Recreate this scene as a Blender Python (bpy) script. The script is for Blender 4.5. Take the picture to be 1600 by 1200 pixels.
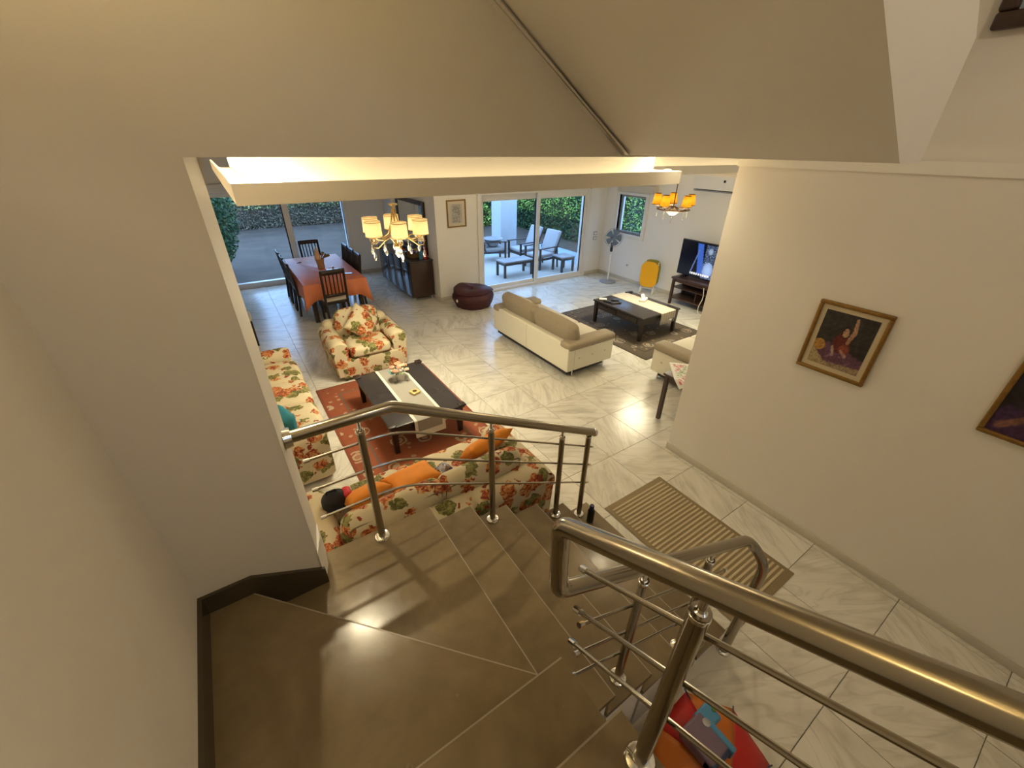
import bpy, bmesh, math, random
from mathutils import Vector, Matrix
random.seed(7)
for o in list(bpy.data.objects): bpy.data.objects.remove(o)
SC = bpy.context.scene
C = SC.collection
PI = math.pi
EYE = 3.0
# ------------------------------------------------------------ camera
cd = bpy.data.cameras.new('camera'); cam = bpy.data.objects.new('camera', cd); C.objects.link(cam)
cd.sensor_fit = 'HORIZONTAL'; cd.sensor_width = 36.0; cd.lens = 36.0 * 642 / 1600
cd.clip_start = 0.02; cd.clip_end = 200
_r = Vector((0.83165460, -0.55515841, 0.01223780)); _d = Vector((-0.26914545, -0.42227400, -0.86558962)); _f = Vector((0.48570706, 0.71657785, -0.50060448))
m3 = Matrix((_r, -_d, -_f)).transposed()
cam.matrix_world = Matrix.Translation((0, 0, EYE)) @ m3.to_4x4()
SC.camera = cam
# ------------------------------------------------------------ world: soft bluish open shade
w = bpy.data.worlds.new('world'); SC.world = w; w.use_nodes = True
bg = w.node_tree.nodes['Background']; bg.inputs[0].default_value = (0.35, 0.58, 1.0, 1); bg.inputs[1].default_value = 5.2
# ------------------------------------------------------------ colour management
SC.view_settings.view_transform = 'Standard'; SC.view_settings.look = 'None'; SC.view_settings.gamma = 1
SC.view_settings.use_curve_mapping = False; SC.view_settings.exposure = 0.1
WARM = (1.0, 0.72, 0.36)
def area_light(name, loc, rot, sx, sy, power, col):
    l = bpy.data.lights.new(name, 'AREA'); l.shape = 'RECTANGLE'; l.size = sx; l.size_y = sy; l.energy = power; l.color = col
    o = bpy.data.objects.new(name, l); C.objects.link(o); o.location = loc; o.rotation_euler = rot; return o
def point_light(name, loc, power, col, r=0.04, parent=None):
    l = bpy.data.lights.new(name, 'POINT'); l.energy = power; l.color = col; l.shadow_soft_size = r
    o = bpy.data.objects.new(name, l); C.objects.link(o); o.location = loc; o.parent = parent; return o
def spot_light(name, loc, power, col, cone, r):
    l = bpy.data.lights.new(name, 'SPOT'); l.energy = power; l.color = col; l.spot_size = math.radians(cone); l.spot_blend = 0.9; l.shadow_soft_size = r
    o = bpy.data.objects.new(name, l); C.objects.link(o); o.location = loc; return o
# ------------------------------------------------------------ materials
MATS = {}
class NT:
    def __init__(s, name):
        s.m = bpy.data.materials.new(name); s.m.use_nodes = True; s.t = s.m.node_tree; s.n = s.t.nodes
        s.b = s.n['Principled BSDF']; s.out = s.n['Material Output']; MATS[name] = s.m
    def node(s, t, **kw):
        n = s.n.new(t)
        for k, v in kw.items(): setattr(n, k, v)
        return n
    def link(s, a, b): s.t.links.new(a, b)
    def setb(s, **kw):
        for k, v in kw.items():
            k = k.replace('_', ' ')
            s.b.inputs[k].default_value = v
        return s
    def val(s, sock, v):
        if hasattr(v, 'links') or hasattr(v, 'is_linked'): s.link(v, sock)
        else: sock.default_value = v
    def math(s, op, a, b=0.0, clamp=False):
        n = s.node('ShaderNodeMath', operation=op); n.use_clamp = clamp; s.val(n.inputs[0], a); s.val(n.inputs[1], b); return n.outputs[0]
    def mix(s, f, a, b, mode='MIX'):
        n = s.node('ShaderNodeMix', data_type='RGBA', blend_type=mode); s.val(n.inputs[0], f); s.val(n.inputs[6], a); s.val(n.inputs[7], b); return n.outputs[2]
    def ramp(s, f, stops, interp='LINEAR'):
        n = s.node('ShaderNodeValToRGB'); e = n.color_ramp; e.interpolation = interp
        while len(e.elements) < len(stops): e.elements.new(0.5)
        for i, (p, c) in enumerate(stops):
            e.elements[i].position = p; e.elements[i].color = c if len(c) == 4 else (*c, 1)
        s.link(f, n.inputs[0]); return n.outputs[0]
    def co(s, kind='Object', scale=(1, 1, 1), rot=(0, 0, 0), loc=(0, 0, 0)):
        t = s.node('ShaderNodeTexCoord'); mp = s.node('ShaderNodeMapping')
        mp.inputs[1].default_value = loc; mp.inputs[2].default_value = rot; mp.inputs[3].default_value = scale
        s.link(t.outputs[kind], mp.inputs[0]); return mp.outputs[0]
    def noise(s, vec, scale, detail=3, rough=0.5, dist=0.0):
        n = s.node('ShaderNodeTexNoise'); n.inputs['Scale'].default_value = scale; n.inputs['Detail'].default_value = detail
        n.inputs['Roughness'].default_value = rough; n.inputs['Distortion'].default_value = dist; s.link(vec, n.inputs['Vector']); return n
    def vor(s, vec, scale, feature='F1', rnd=1.0):
        n = s.node('ShaderNodeTexVoronoi', feature=feature); n.inputs['Scale'].default_value = scale; n.inputs['Randomness'].default_value = rnd
        s.link(vec, n.inputs['Vector']); return n
    def bump(s, h, strength=0.2, dist=0.01):
        n = s.node('ShaderNodeBump'); n.inputs['Strength'].default_value = strength; n.inputs['Distance'].default_value = dist
        s.link(h, n.inputs['Height']); s.link(n.outputs[0], s.b.inputs['Normal'])
def flat(name, col, rough=0.5, metal=0.0, vary=0.06, nscale=6.0, bump=0.0, bscale=60.0, **kw):
    t = NT(name); v = t.co()
    n = t.noise(v, nscale, 4)
    c = (*col, 1)
    d = tuple(max(0, x * (1 - vary * 2)) for x in col) + (1,)
    t.link(t.mix(n.outputs[0], d, c) if vary else t.mix(0.0, c, c), t.b.inputs['Base Color'])
    t.setb(Roughness=rough, Metallic=metal)
    for k, x in kw.items(): t.b.inputs[k.replace('_', ' ')].default_value = x
    if bump: t.bump(t.noise(v, bscale, 2).outputs[0], bump, 0.004)
    return t.m
flat('plaster', (0.80, 0.76, 0.70), 0.85, vary=0.015, nscale=2.0, bump=0.06, bscale=120)
flat('plaster_white', (0.84, 0.82, 0.78), 0.8, vary=0.01, nscale=2.0)
flat('cornice_white', (0.85, 0.82, 0.76), 0.6, vary=0.01)
flat('ceiling_paint', (0.82, 0.80, 0.76), 0.9, vary=0.01)
flat('frame_white', (0.80, 0.77, 0.72), 0.4, vary=0.01)
flat('frame_white_exterior', (0.75, 0.76, 0.78), 0.4, vary=0.02)
flat('grout', (0.42, 0.40, 0.36), 0.8, vary=0.05)
flat('skirting_beige', (0.62, 0.57, 0.47), 0.35, vary=0.08)
flat('steel', (0.40, 0.36, 0.29), 0.19, 1.0, vary=0.03)
flat('chrome', (0.78, 0.78, 0.78), 0.08, 1.0, vary=0.0)
flat('dark_wood', (0.030, 0.017, 0.012), 0.32, vary=0.2, nscale=14)
flat('brown_wood', (0.060, 0.030, 0.020), 0.35, vary=0.2, nscale=14)
flat('table_top_dark', (0.040, 0.034, 0.034), 0.22, vary=0.12, nscale=10)
flat('cabinet_gloss', (0.035, 0.037, 0.055), 0.12, vary=0.08)
flat('black_plastic', (0.012, 0.012, 0.014), 0.35, vary=0.05)
flat('white_plastic', (0.78, 0.78, 0.78), 0.35, vary=0.02)
flat('grey_plastic', (0.30, 0.31, 0.33), 0.4, vary=0.04)
flat('fan_blue', (0.16, 0.25, 0.38), 0.3, vary=0.05)
flat('mirror_glass', (0.85, 0.87, 0.88), 0.02, 1.0, vary=0.0)
flat('white_leather', (0.79, 0.75, 0.62), 0.42, vary=0.03, bump=0.08, bscale=180)
flat('taupe_fabric', (0.38, 0.32, 0.23), 0.85, vary=0.10, nscale=30, bump=0.15, bscale=300)
flat('cream_fabric', (0.66, 0.60, 0.48), 0.85, vary=0.06, nscale=20, bump=0.12, bscale=250)
flat('orange_fabric', (0.80, 0.27, 0.02), 0.8, vary=0.12, nscale=12, bump=0.1, bscale=250)
flat('teal_fabric', (0.01, 0.20, 0.27), 0.7, vary=0.12)
flat('black_fabric', (0.014, 0.013, 0.015), 0.8, vary=0.1)
flat('red_fabric', (0.60, 0.02, 0.03), 0.6, vary=0.1)
flat('purple_foil', (0.12, 0.06, 0.30), 0.25, 0.4, vary=0.3, nscale=30)
flat('silver_foil', (0.55, 0.55, 0.62), 0.2, 0.8, vary=0.2, nscale=40)
flat('maroon_leather', (0.060, 0.006, 0.010), 0.55, vary=0.12, bump=0.1, bscale=60)
flat('tablecloth_orange', (0.76, 0.23, 0.10), 0.45, vary=0.05, nscale=5, bump=0.08, bscale=200)
flat('runner_grey', (0.30, 0.28, 0.24), 0.85, vary=0.05, nscale=20)
flat('runner_edge', (0.66, 0.63, 0.55), 0.85, vary=0.05, nscale=20)
flat('gold', (0.62, 0.42, 0.16), 0.28, 1.0, vary=0.1)
flat('gilt_wood', (0.34, 0.18, 0.035), 0.42, 0.3, vary=0.3, nscale=40)
flat('passepartout', (0.62, 0.53, 0.36), 0.8, vary=0.03)
flat('bronze', (0.20, 0.11, 0.05), 0.35, 0.8, vary=0.15)
flat('yellow_plastic', (0.86, 0.44, 0.01), 0.4, vary=0.03)
flat('olive_plastic', (0.30, 0.27, 0.03), 0.5, vary=0.05)
flat('paper_white', (0.82, 0.80, 0.74), 0.8, vary=0.02)
flat('ceramic_white', (0.80, 0.76, 0.70), 0.25, vary=0.02)
flat('flower_pink', (0.78, 0.36, 0.22), 0.7, vary=0.25, nscale=40)
flat('flower_peach', (0.80, 0.52, 0.34), 0.7, vary=0.2, nscale=40)
flat('flower_teal', (0.20, 0.55, 0.52), 0.7, vary=0.2, nscale=40)
flat('leaf_green', (0.10, 0.22, 0.04), 0.6, vary=0.25, nscale=30)
flat('gold_box', (0.70, 0.52, 0.20), 0.4, 0.2, vary=0.1)
flat('soil', (0.115, 0.085, 0.060), 0.95, vary=0.4, nscale=1.3, bump=0.5, bscale=8)
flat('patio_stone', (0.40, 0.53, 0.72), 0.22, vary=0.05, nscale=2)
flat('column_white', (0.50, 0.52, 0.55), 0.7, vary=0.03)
flat('outdoor_wood', (0.050, 0.033, 0.026), 0.5, vary=0.2, nscale=18)
flat('outdoor_cushion', (0.38, 0.38, 0.39), 0.8, vary=0.05)
flat('outdoor_tabletop', (0.26, 0.26, 0.27), 0.4, vary=0.1)
flat('dry_hedge', (0.14, 0.14, 0.10), 0.9, vary=0.35, nscale=5)
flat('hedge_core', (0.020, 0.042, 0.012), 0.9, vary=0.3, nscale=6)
flat('bark', (0.08, 0.06, 0.04), 0.9, vary=0.3, nscale=20)
flat('toy_red', (0.55, 0.012, 0.01), 0.5, vary=0.1)
flat('toy_orange', (0.60, 0.16, 0.01), 0.5, vary=0.1)
flat('toy_yellow', (0.66, 0.42, 0.02), 0.5, vary=0.1)
flat('toy_blue', (0.07, 0.25, 0.46), 0.4, vary=0.06)
flat('toy_navy', (0.02, 0.035, 0.12), 0.3, vary=0.1)
flat('toy_mauve', (0.20, 0.14, 0.20), 0.2, vary=0.1)
flat('wicker', (0.30, 0.17, 0.06), 0.7, vary=0.35, nscale=60)
flat('kraft', (0.46, 0.25, 0.12), 0.7, vary=0.15, nscale=20)
def leaf_mat(name, a, b):
    t = NT(name); oi = t.node('ShaderNodeNewGeometry')
    c = t.ramp(oi.outputs['Random Per Island'], [(0, a), (1, b)]); t.link(c, t.b.inputs['Base Color']); t.setb(Roughness=0.6)
    t.b.inputs['Transmission Weight'].default_value = 0.0
leaf_mat('leaves_hedge', (0.06, 0.17, 0.02), (0.42, 0.62, 0.10))
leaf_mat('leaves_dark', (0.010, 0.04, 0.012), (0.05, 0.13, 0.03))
leaf_mat('leaves_pale', (0.14, 0.20, 0.05), (0.55, 0.62, 0.22))
leaf_mat('leaves_dry', (0.10, 0.085, 0.055), (0.26, 0.22, 0.14))
# stair stone
t = NT('stair_stone'); v = t.co()
n1 = t.noise(v, 2.2, 5, 0.6, 0.6); n2 = t.noise(v, 14, 5, 0.6)
c = t.ramp(n1.outputs[0], [(0.3, (0.165, 0.120, 0.062)), (0.7, (0.265, 0.200, 0.112))])
c = t.mix(t.math('MULTIPLY', n2.outputs[0], 0.35), c, (0.060, 0.045, 0.028, 1))
t.link(c, t.b.inputs['Base Color']); t.link(t.ramp(n2.outputs[0], [(0.3, (0.16,) * 3), (0.8, (0.30,) * 3)]), t.b.inputs['Roughness'])
t = NT('stair_edge_highlight'); t.setb(Base_Color=(0.30, 0.25, 0.18, 1), Roughness=0.35)  # pale tone paints the highlight along the tread noses
flat('stair_skirting', (0.075, 0.058, 0.038), 0.25, vary=0.15, nscale=5)
# marble tiles, vein direction by tile
t = NT('marble_tile'); tc = t.node('ShaderNodeTexCoord'); oi = t.node('ShaderNodeObjectInfo')
vr = t.node('ShaderNodeVectorRotate', rotation_type='Z_AXIS'); t.link(tc.outputs['Object'], vr.inputs['Vector'])
q = t.math('MULTIPLY', t.math('FLOOR', t.math('MULTIPLY', oi.outputs['Random'], 4.0)), PI / 2)
t.link(t.math('ADD', q, 0.5), vr.inputs['Angle'])
ad = t.node('ShaderNodeVectorMath', operation='ADD'); t.link(vr.outputs[0], ad.inputs[0])
cb = t.node('ShaderNodeCombineXYZ'); t.link(t.math('MULTIPLY', oi.outputs['Random'], 91.0), cb.inputs[0]); t.link(t.math('MULTIPLY', oi.outputs['Random'], 37.0), cb.inputs[1])
t.link(cb.outputs[0], ad.inputs[1])
mp = t.node('ShaderNodeMapping'); mp.inputs[3].default_value = (1.0, 4.2, 1.0); t.link(ad.outputs[0], mp.inputs[0])
n1 = t.noise(mp.outputs[0], 1.6, 5, 0.55, 0.9); n2 = t.noise(mp.outputs[0], 1.1, 3, 0.5, 1.4)
c = t.ramp(n1.outputs[0], [(0.30, (0.52, 0.49, 0.42)), (0.48, (0.67, 0.64, 0.56)), (0.75, (0.75, 0.72, 0.65))])
vein = t.ramp(n2.outputs[0], [(0.46, (0, 0, 0)), (0.5, (1, 1, 1)), (0.54, (0, 0, 0))])
c = t.mix(t.math('MULTIPLY', vein, 0.32), c, (0.36, 0.33, 0.27, 1))
t.link(c, t.b.inputs['Base Color']); t.setb(Roughness=0.22)
# floral upholstery
t = NT('floral_fabric'); v = t.co(); dn = t.noise(v, 15, 3); sm = t.node('ShaderNodeVectorMath', operation='MULTIPLY_ADD')
t.link(dn.outputs['Color'], sm.inputs[0]); sm.inputs[1].default_value = (0.115,) * 3; t.link(v, sm.inputs[2])
V = t.vor(sm.outputs[0], 6.8, rnd=1.0); sp = t.node('ShaderNodeSeparateColor'); t.link(V.outputs['Color'], sp.inputs[0])
fine = t.noise(v, 26, 3, 0.6, 1.0)
dist = V.outputs['Distance']
isf = t.math('LESS_THAN', sp.outputs[0], 0.50); isl = t.math('MULTIPLY', t.math('GREATER_THAN', sp.outputs[0], 0.50), t.math('LESS_THAN', sp.outputs[0], 0.92))
infl = t.math('LESS_THAN', dist, 0.53); 
petal = t.ramp(fine.outputs[0], [(0.38, (0.15, 0.018, 0.010)), (0.47, (0.38, 0.085, 0.022)), (0.56, (0.52, 0.22, 0.07)), (0.64, (0.56, 0.40, 0.20))])
leafc = t.ramp(fine.outputs[0], [(0.42, (0.085, 0.085, 0.02)), (0.58, (0.26, 0.24, 0.08))])
basec = t.mix(t.noise(v, 9, 3).outputs[0], (0.53, 0.45, 0.29, 1), (0.61, 0.53, 0.36, 1))
c = t.mix(t.math('MULTIPLY', t.math('LESS_THAN', dist, 0.47), isl), basec, leafc)
c = t.mix(t.math('MULTIPLY', infl, isf), c, petal)
V2 = t.vor(sm.outputs[0], 15, rnd=1.0); s2 = t.node('ShaderNodeSeparateColor'); t.link(V2.outputs['Color'], s2.inputs[0])
dots = t.math('MULTIPLY', t.math('LESS_THAN', V2.outputs['Distance'], 0.33), t.math('LESS_THAN', s2.outputs[0], 0.16))
c = t.mix(dots, c, (0.24, 0.035, 0.015, 1))
t.link(c, t.b.inputs['Base Color']); t.setb(Roughness=0.85); t.bump(t.noise(v, 200, 2).outputs[0], 0.12, 0.002)
flat('piping', (0.16, 0.11, 0.06), 0.8, vary=0.1)
# rugs
def rug(name, field, dark, motif, motif2, hx, hy, band, border):
    t = NT(name); v = t.co(); dn = t.noise(v, 9, 2); sm = t.node('ShaderNodeVectorMath', operation='MULTIPLY_ADD')
    t.link(dn.outputs['Color'], sm.inputs[0]); sm.inputs[1].default_value = (0.05,) * 3; t.link(v, sm.inputs[2])
    base = t.mix(t.noise(v, 40, 3).outputs[0], (*field, 1), (*dark, 1))
    V = t.vor(sm.outputs[0], 3.4, rnd=0.75); s = t.node('ShaderNodeSeparateColor'); t.link(V.outputs['Color'], s.inputs[0])
    ring = t.ramp(V.outputs['Distance'], [(0.0, (0.3,) * 3), (0.13, (1, 1, 1)), (0.2, (0.0,) * 3), (0.27, (1, 1, 1)), (0.34, (0, 0, 0))], 'CONSTANT')
    big = t.math('MULTIPLY', ring, t.math('GREATER_THAN', s.outputs[0], 0.35))
    c = t.mix(t.math('MULTIPLY', big, 0.85), base, (*motif, 1))
    V2 = t.vor(sm.outputs[0], 9.5, rnd=0.9); s2 = t.node('ShaderNodeSeparateColor'); t.link(V2.outputs['Color'], s2.inputs[0])
    sml = t.math('MULTIPLY', t.math('LESS_THAN', V2.outputs['Distance'], 0.24), t.math('GREATER_THAN', s2.outputs[0], 0.52))
    c = t.mix(t.math('MULTIPLY', sml, 0.8), c, (*motif2, 1))
    sp = t.node('ShaderNodeSeparateXYZ'); t.link(v, sp.inputs[0])
    ex = t.math('SUBTRACT', hx, t.math('ABSOLUTE', sp.outputs[0])); ey = t.math('SUBTRACT', hy, t.math('ABSOLUTE', sp.outputs[1]))
    e = t.math('MINIMUM', ex, ey)
    edge = t.math('LESS_THAN', e, 0.035); line = t.math('LESS_THAN', t.math('ABSOLUTE', t.math('SUBTRACT', e, band)), 0.012)
    c = t.mix(line, c, (*border, 1)); c = t.mix(edge, c, (*dark, 1))
    t.link(c, t.b.inputs['Base Color']); t.setb(Roughness=0.95); t.bump(t.noise(v, 260, 2).outputs[0], 0.3, 0.003)
rug('rug_red', (0.31, 0.085, 0.034), (0.23, 0.06, 0.026), (0.46, 0.36, 0.24), (0.40, 0.27, 0.17), 0.80, 1.30, 0.26, (0.15, 0.10, 0.07))
rug('rug_taupe', (0.120, 0.090, 0.060), (0.075, 0.058, 0.040), (0.32, 0.27, 0.20), (0.30, 0.19, 0.10), 0.92, 1.22, 0.22, (0.05, 0.04, 0.03))
# door mat, ribbed weave
t = NT('mat_weave'); v = t.co(); c = t.mix(t.noise(v, 60, 3).outputs[0], (0.30, 0.23, 0.13, 1), (0.22, 0.165, 0.09, 1)); t.link(c, t.b.inputs['Base Color']); t.setb(Roughness=0.95)
t.bump(t.noise(v, 240, 2).outputs[0], 0.4, 0.003)
t = NT('mat_rib'); v = t.co(); c = t.mix(t.noise(v, 80, 3).outputs[0], (0.60, 0.50, 0.33, 1), (0.44, 0.35, 0.21, 1)); t.link(c, t.b.inputs['Base Color']); t.setb(Roughness=0.95)
# striped runner
t = NT('runner_striped'); v = t.co(); sp = t.node('ShaderNodeSeparateXYZ'); t.link(v, sp.inputs[0])
st = t.math('SINE', t.math('MULTIPLY', sp.outputs[0], 95.0)); st2 = t.math('GREATER_THAN', st, 0.35)
c = t.mix(t.math('MULTIPLY', st2, 0.6), (0.56, 0.51, 0.41, 1), (0.30, 0.24, 0.18, 1)); t.link(c, t.b.inputs['Base Color']); t.setb(Roughness=0.9)
# vertex-colour print (paintings, screen)
def print_mat(name, emit=0.0, rough=0.5):
    t = NT(name); a = t.node('ShaderNodeAttribute'); a.attribute_name = 'Col'
    t.link(a.outputs['Color'], t.b.inputs['Base Color']); t.setb(Roughness=rough)
    if emit:
        t.link(a.outputs['Color'], t.b.inputs['Emission Color']); t.b.inputs['Emission Strength'].default_value = emit
print_mat('printed', 0, 0.45); print_mat('screen', 0.6, 0.15)
# glass
t = NT('glass_pane'); g = t.node('ShaderNodeBsdfGlossy'); g.inputs['Roughness'].default_value = 0.01; tr = t.node('ShaderNodeBsdfTransparent'); tr.inputs[0].default_value = (0.94, 0.97, 0.98, 1)
fr = t.node('ShaderNodeFresnel'); fr.inputs[0].default_value = 1.45; mx = t.node('ShaderNodeMixShader'); t.link(t.math('MULTIPLY', fr.outputs[0], 0.3), mx.inputs[0]); t.link(tr.outputs[0], mx.inputs[1]); t.link(g.outputs[0], mx.inputs[2]); t.link(mx.outputs[0], t.out.inputs[0])
t = NT('crystal'); t.setb(Base_Color=(0.95, 0.93, 0.86, 1), Roughness=0.03, IOR=1.5); t.b.inputs['Transmission Weight'].default_value = 0.85
t = NT('fan_blade'); t.setb(Base_Color=(0.20, 0.32, 0.48, 1), Roughness=0.15); t.b.inputs['Transmission Weight'].default_value = 0.5
def glow(name, col, s, base=(0.8, 0.75, 0.6)):
    t = NT(name); t.setb(Base_Color=(*base, 1), Roughness=0.8); t.b.inputs['Emission Color'].default_value = (*col, 1); t.b.inputs['Emission Strength'].default_value = s
glow('led_strip', (1.0, 0.80, 0.47), 8.0)
glow('added_lamp_glow', (1.0, 0.72, 0.36), 3.0)
glow('bulb', (1.0, 0.80, 0.46), 13.0)
t = NT('shade_cream'); v = t.co('Object', (1, 1, 1)); tl = t.node('ShaderNodeBsdfTranslucent'); tl.inputs[0].default_value = (0.95, 0.80, 0.50, 1)
df = t.node('ShaderNodeBsdfDiffuse'); df.inputs[0].default_value = (0.85, 0.74, 0.50, 1); em = t.node('ShaderNodeEmission'); em.inputs[0].default_value = (1.0, 0.76, 0.40, 1); em.inputs[1].default_value = 0.06
m1 = t.node('ShaderNodeMixShader'); m1.inputs[0].default_value = 0.5; t.link(tl.outputs[0], m1.inputs[1]); t.link(df.outputs[0], m1.inputs[2]); a = t.node('ShaderNodeAddShader'); t.link(m1.outputs[0], a.inputs[0]); t.link(em.outputs[0], a.inputs[1]); t.link(a.outputs[0], t.out.inputs[0])
t = NT('shade_amber'); tl = t.node('ShaderNodeBsdfTranslucent'); tl.inputs[0].default_value = (0.90, 0.50, 0.04, 1)
df = t.node('ShaderNodeBsdfDiffuse'); df.inputs[0].default_value = (0.80, 0.42, 0.03, 1); em = t.node('ShaderNodeEmission'); em.inputs[0].default_value = (1.0, 0.44, 0.02, 1); em.inputs[1].default_value = 0.05
m1 = t.node('ShaderNodeMixShader'); m1.inputs[0].default_value = 0.5; t.link(tl.outputs[0], m1.inputs[1]); t.link(df.outputs[0], m1.inputs[2]); a = t.node('ShaderNodeAddShader'); t.link(m1.outputs[0], a.inputs[0]); t.link(em.outputs[0], a.inputs[1]); t.link(a.outputs[0], t.out.inputs[0])
# ------------------------------------------------------------ mesh builder
class B:
    def __init__(s): s.v = []; s.f = []
    def add(s, vs, fs):
        o = len(s.v); s.v += [tuple(p) for p in vs]; s.f += [tuple(i + o for i in f) for f in fs]; return s
    def box(s, x0, x1, y0, y1, z0, z1, bev=0.0, seg=2):
        if bev <= 0:
            return s.add([(x0, y0, z0), (x1, y0, z0), (x1, y1, z0), (x0, y1, z0), (x0, y0, z1), (x1, y0, z1), (x1, y1, z1), (x0, y1, z1)],
                         [(3, 2, 1, 0), (4, 5, 6, 7), (0, 1, 5, 4), (1, 2, 6, 5), (2, 3, 7, 6), (3, 0, 4, 7)])
        return s.rbox((x0 + x1) / 2, (y0 + y1) / 2, (z0 + z1) / 2, x1 - x0, y1 - y0, z1 - z0, bev, seg)
    def rbox(s, cx, cy, cz, sx, sy, sz, r, n=2, puff=0.0, mid=0, rot=None):
        """rounded box: n segments in each rounded edge, mid extra cuts, puff bulges the faces"""
        r = min(r, sx / 2.01, sy / 2.01, sz / 2.01)
        def axis(L):
            h = L / 2; a = [-h + r * (1 - math.cos(PI / 2 * i / n)) for i in range(n + 1)]
            ks = [(-1, math.tan(-PI / 4 + PI / 4 * i / n)) for i in range(n + 1)]
            out = [(-h + r, k) for _, k in ks]
            for i in range(1, mid + 1): out.append((-h + r + (L - 2 * r) * i / (mid + 1), 0.0))
            out += [(h - r, -k) for _, k in reversed(ks)]
            return out
        A = [axis(sx), axis(sy), axis(sz)]
        idx = {}; vs = []; fs = []
        def vert(d):
            key = tuple(round(x, 6) for x in d[0]) + tuple(round(x, 5) for x in d[1])
            if key in idx: return idx[key]
            b = Vector(d[0]); k = Vector(d[1]); k.normalize()
            p = b + k * r
            if puff:
                u = [p[0] / (sx / 2), p[1] / (sy / 2), p[2] / (sz / 2)]
                p = Vector((p[0] + k[0] * puff * (1 - u[1] ** 2) * (1 - u[2] ** 2), p[1] + k[1] * puff * (1 - u[0] ** 2) * (1 - u[2] ** 2), p[2] + k[2] * puff * (1 - u[0] ** 2) * (1 - u[1] ** 2)))
            if rot: p = rot @ p
            idx[key] = len(vs); vs.append((cx + p[0], cy + p[1], cz + p[2])); return idx[key]
        S = (sx, sy, sz)
        for ax in range(3):
            u, v_ = (ax + 1) % 3, (ax + 2) % 3
            for sg in (-1, 1):
                for i in range(len(A[u]) - 1):
                    for j in range(len(A[v_]) - 1):
                        q = []
                        for (a, b) in ((i, j), (i + 1, j), (i + 1, j + 1), (i, j + 1)):
                            p = [0, 0, 0]; k = [0, 0, 0]
                            p[ax] = sg * (S[ax] / 2 - r); k[ax] = sg
                            p[u], k[u] = A[u][a]; p[v_], k[v_] = A[v_][b]
                            q.append(vert((p, k)))
                        if sg < 0: q.reverse()
                        q2 = []
                        for x in q:
                            if x not in q2: q2.append(x)
                        if len(q2) > 2: fs.append(q2)
        return s.add(vs, fs)
    def tube(s, pts, r, n=12, caps=True, closed=False):
        P = [Vector(p) for p in pts]; N = len(P)
        rr = r if isinstance(r, (list, tuple)) else [r] * N
        vs = []; fs = []; ref = None
        for i in range(N):
            if closed: t = P[(i + 1) % N] - P[i - 1]
            else: t = (P[min(i + 1, N - 1)] - P[max(i - 1, 0)])
            t.normalize()
            if 0 < i < N - 1 or closed:
                a = (P[i] - P[i - 1]).normalized(); b = (P[(i + 1) % N] - P[i]).normalized(); cs = max(0.35, math.sqrt(max(0, (1 + a.dot(b)) / 2)))
            else: cs = 1
            if ref is None:
                ref = Vector((0, 0, 1)) if abs(t.z) < 0.9 else Vector((1, 0, 0))
            ux = (ref - t * ref.dot(t)).normalized(); uy = t.cross(ux); ref = ux
            mit = None
            if cs < 0.999:
                mit = ((b - a)).normalized()
            for k in range(n):
                a_ = 2 * PI * k / n; o = (ux * math.cos(a_) + uy * math.sin(a_)) * rr[i]
                if mit is not None: o = o + mit * (o.dot(mit) * (1 / cs - 1))
                vs.append(P[i] + o)
        M = N if closed else N - 1
        for i in range(M):
            for k in range(n):
                a_, b_ = i * n + k, i * n + (k + 1) % n; c_, d_ = ((i + 1) % N) * n + (k + 1) % n, ((i + 1) % N) * n + k
                fs.append((a_, b_, c_, d_))
        if caps and not closed:
            fs.append(tuple(reversed(range(n)))); fs.append(tuple(range((N - 1) * n, N * n)))
        return s.add(vs, fs)
    def cyl(s, p0, p1, r0, r1=None, n=12): return s.tube([p0, p1], [r0, r0 if r1 is None else r1], n)
    def lathe(s, prof, n=20, c=(0, 0, 0), caps=True):
        vs = []; fs = []; N = len(prof)
        for r, z in prof:
            for k in range(n):
                a = 2 * PI * k / n; vs.append((c[0] + r * math.cos(a), c[1] + r * math.sin(a), c[2] + z))
        for i in range(N - 1):
            for k in range(n):
                fs.append((i * n + k, i * n + (k + 1) % n, (i + 1) * n + (k + 1) % n, (i + 1) * n + k))
        if caps:
            fs.append(tuple(reversed(range(n)))); fs.append(tuple(range((N - 1) * n, N * n)))
        return s.add(vs, fs)
    def prism(s, poly, axis, a, b):
        """poly: 2D outline, counter-clockwise; extruded from a to b along axis 'x','y' or 'z'"""
        def P(p, t):
            return {'x': (t, p[0], p[1]), 'y': (p[0], t, p[1]), 'z': (p[0], p[1], t)}[axis]
        n = len(poly); vs = [P(p, a) for p in poly] + [P(p, b) for p in poly]
        fs = [tuple(reversed(range(n))), tuple(range(n, 2 * n))] + [(i, (i + 1) % n, n + (i + 1) % n, n + i) for i in range(n)]
        return s.add(vs, fs)
    def grid(s, fn, nu, nv, thick=None):
        vs = [fn(i / nu, j / nv) for j in range(nv + 1) for i in range(nu + 1)]
        fs = [(j * (nu + 1) + i, j * (nu + 1) + i + 1, (j + 1) * (nu + 1) + i + 1, (j + 1) * (nu + 1) + i) for j in range(nv) for i in range(nu)]
        return s.add(vs, fs)
    def mesh(s, name, mat, smooth=35):
        me = bpy.data.meshes.new(name); me.from_pydata(s.v, [], s.f); me.validate()
        bm = bmesh.new(); bm.from_mesh(me); bmesh.ops.recalc_face_normals(bm, faces=bm.faces); bm.to_mesh(me); bm.free()
        me.materials.append(MATS[mat])
        if smooth:
            for p in me.polygons: p.use_smooth = True
            me.set_sharp_from_angle(angle=math.radians(smooth))
        return me
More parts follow.
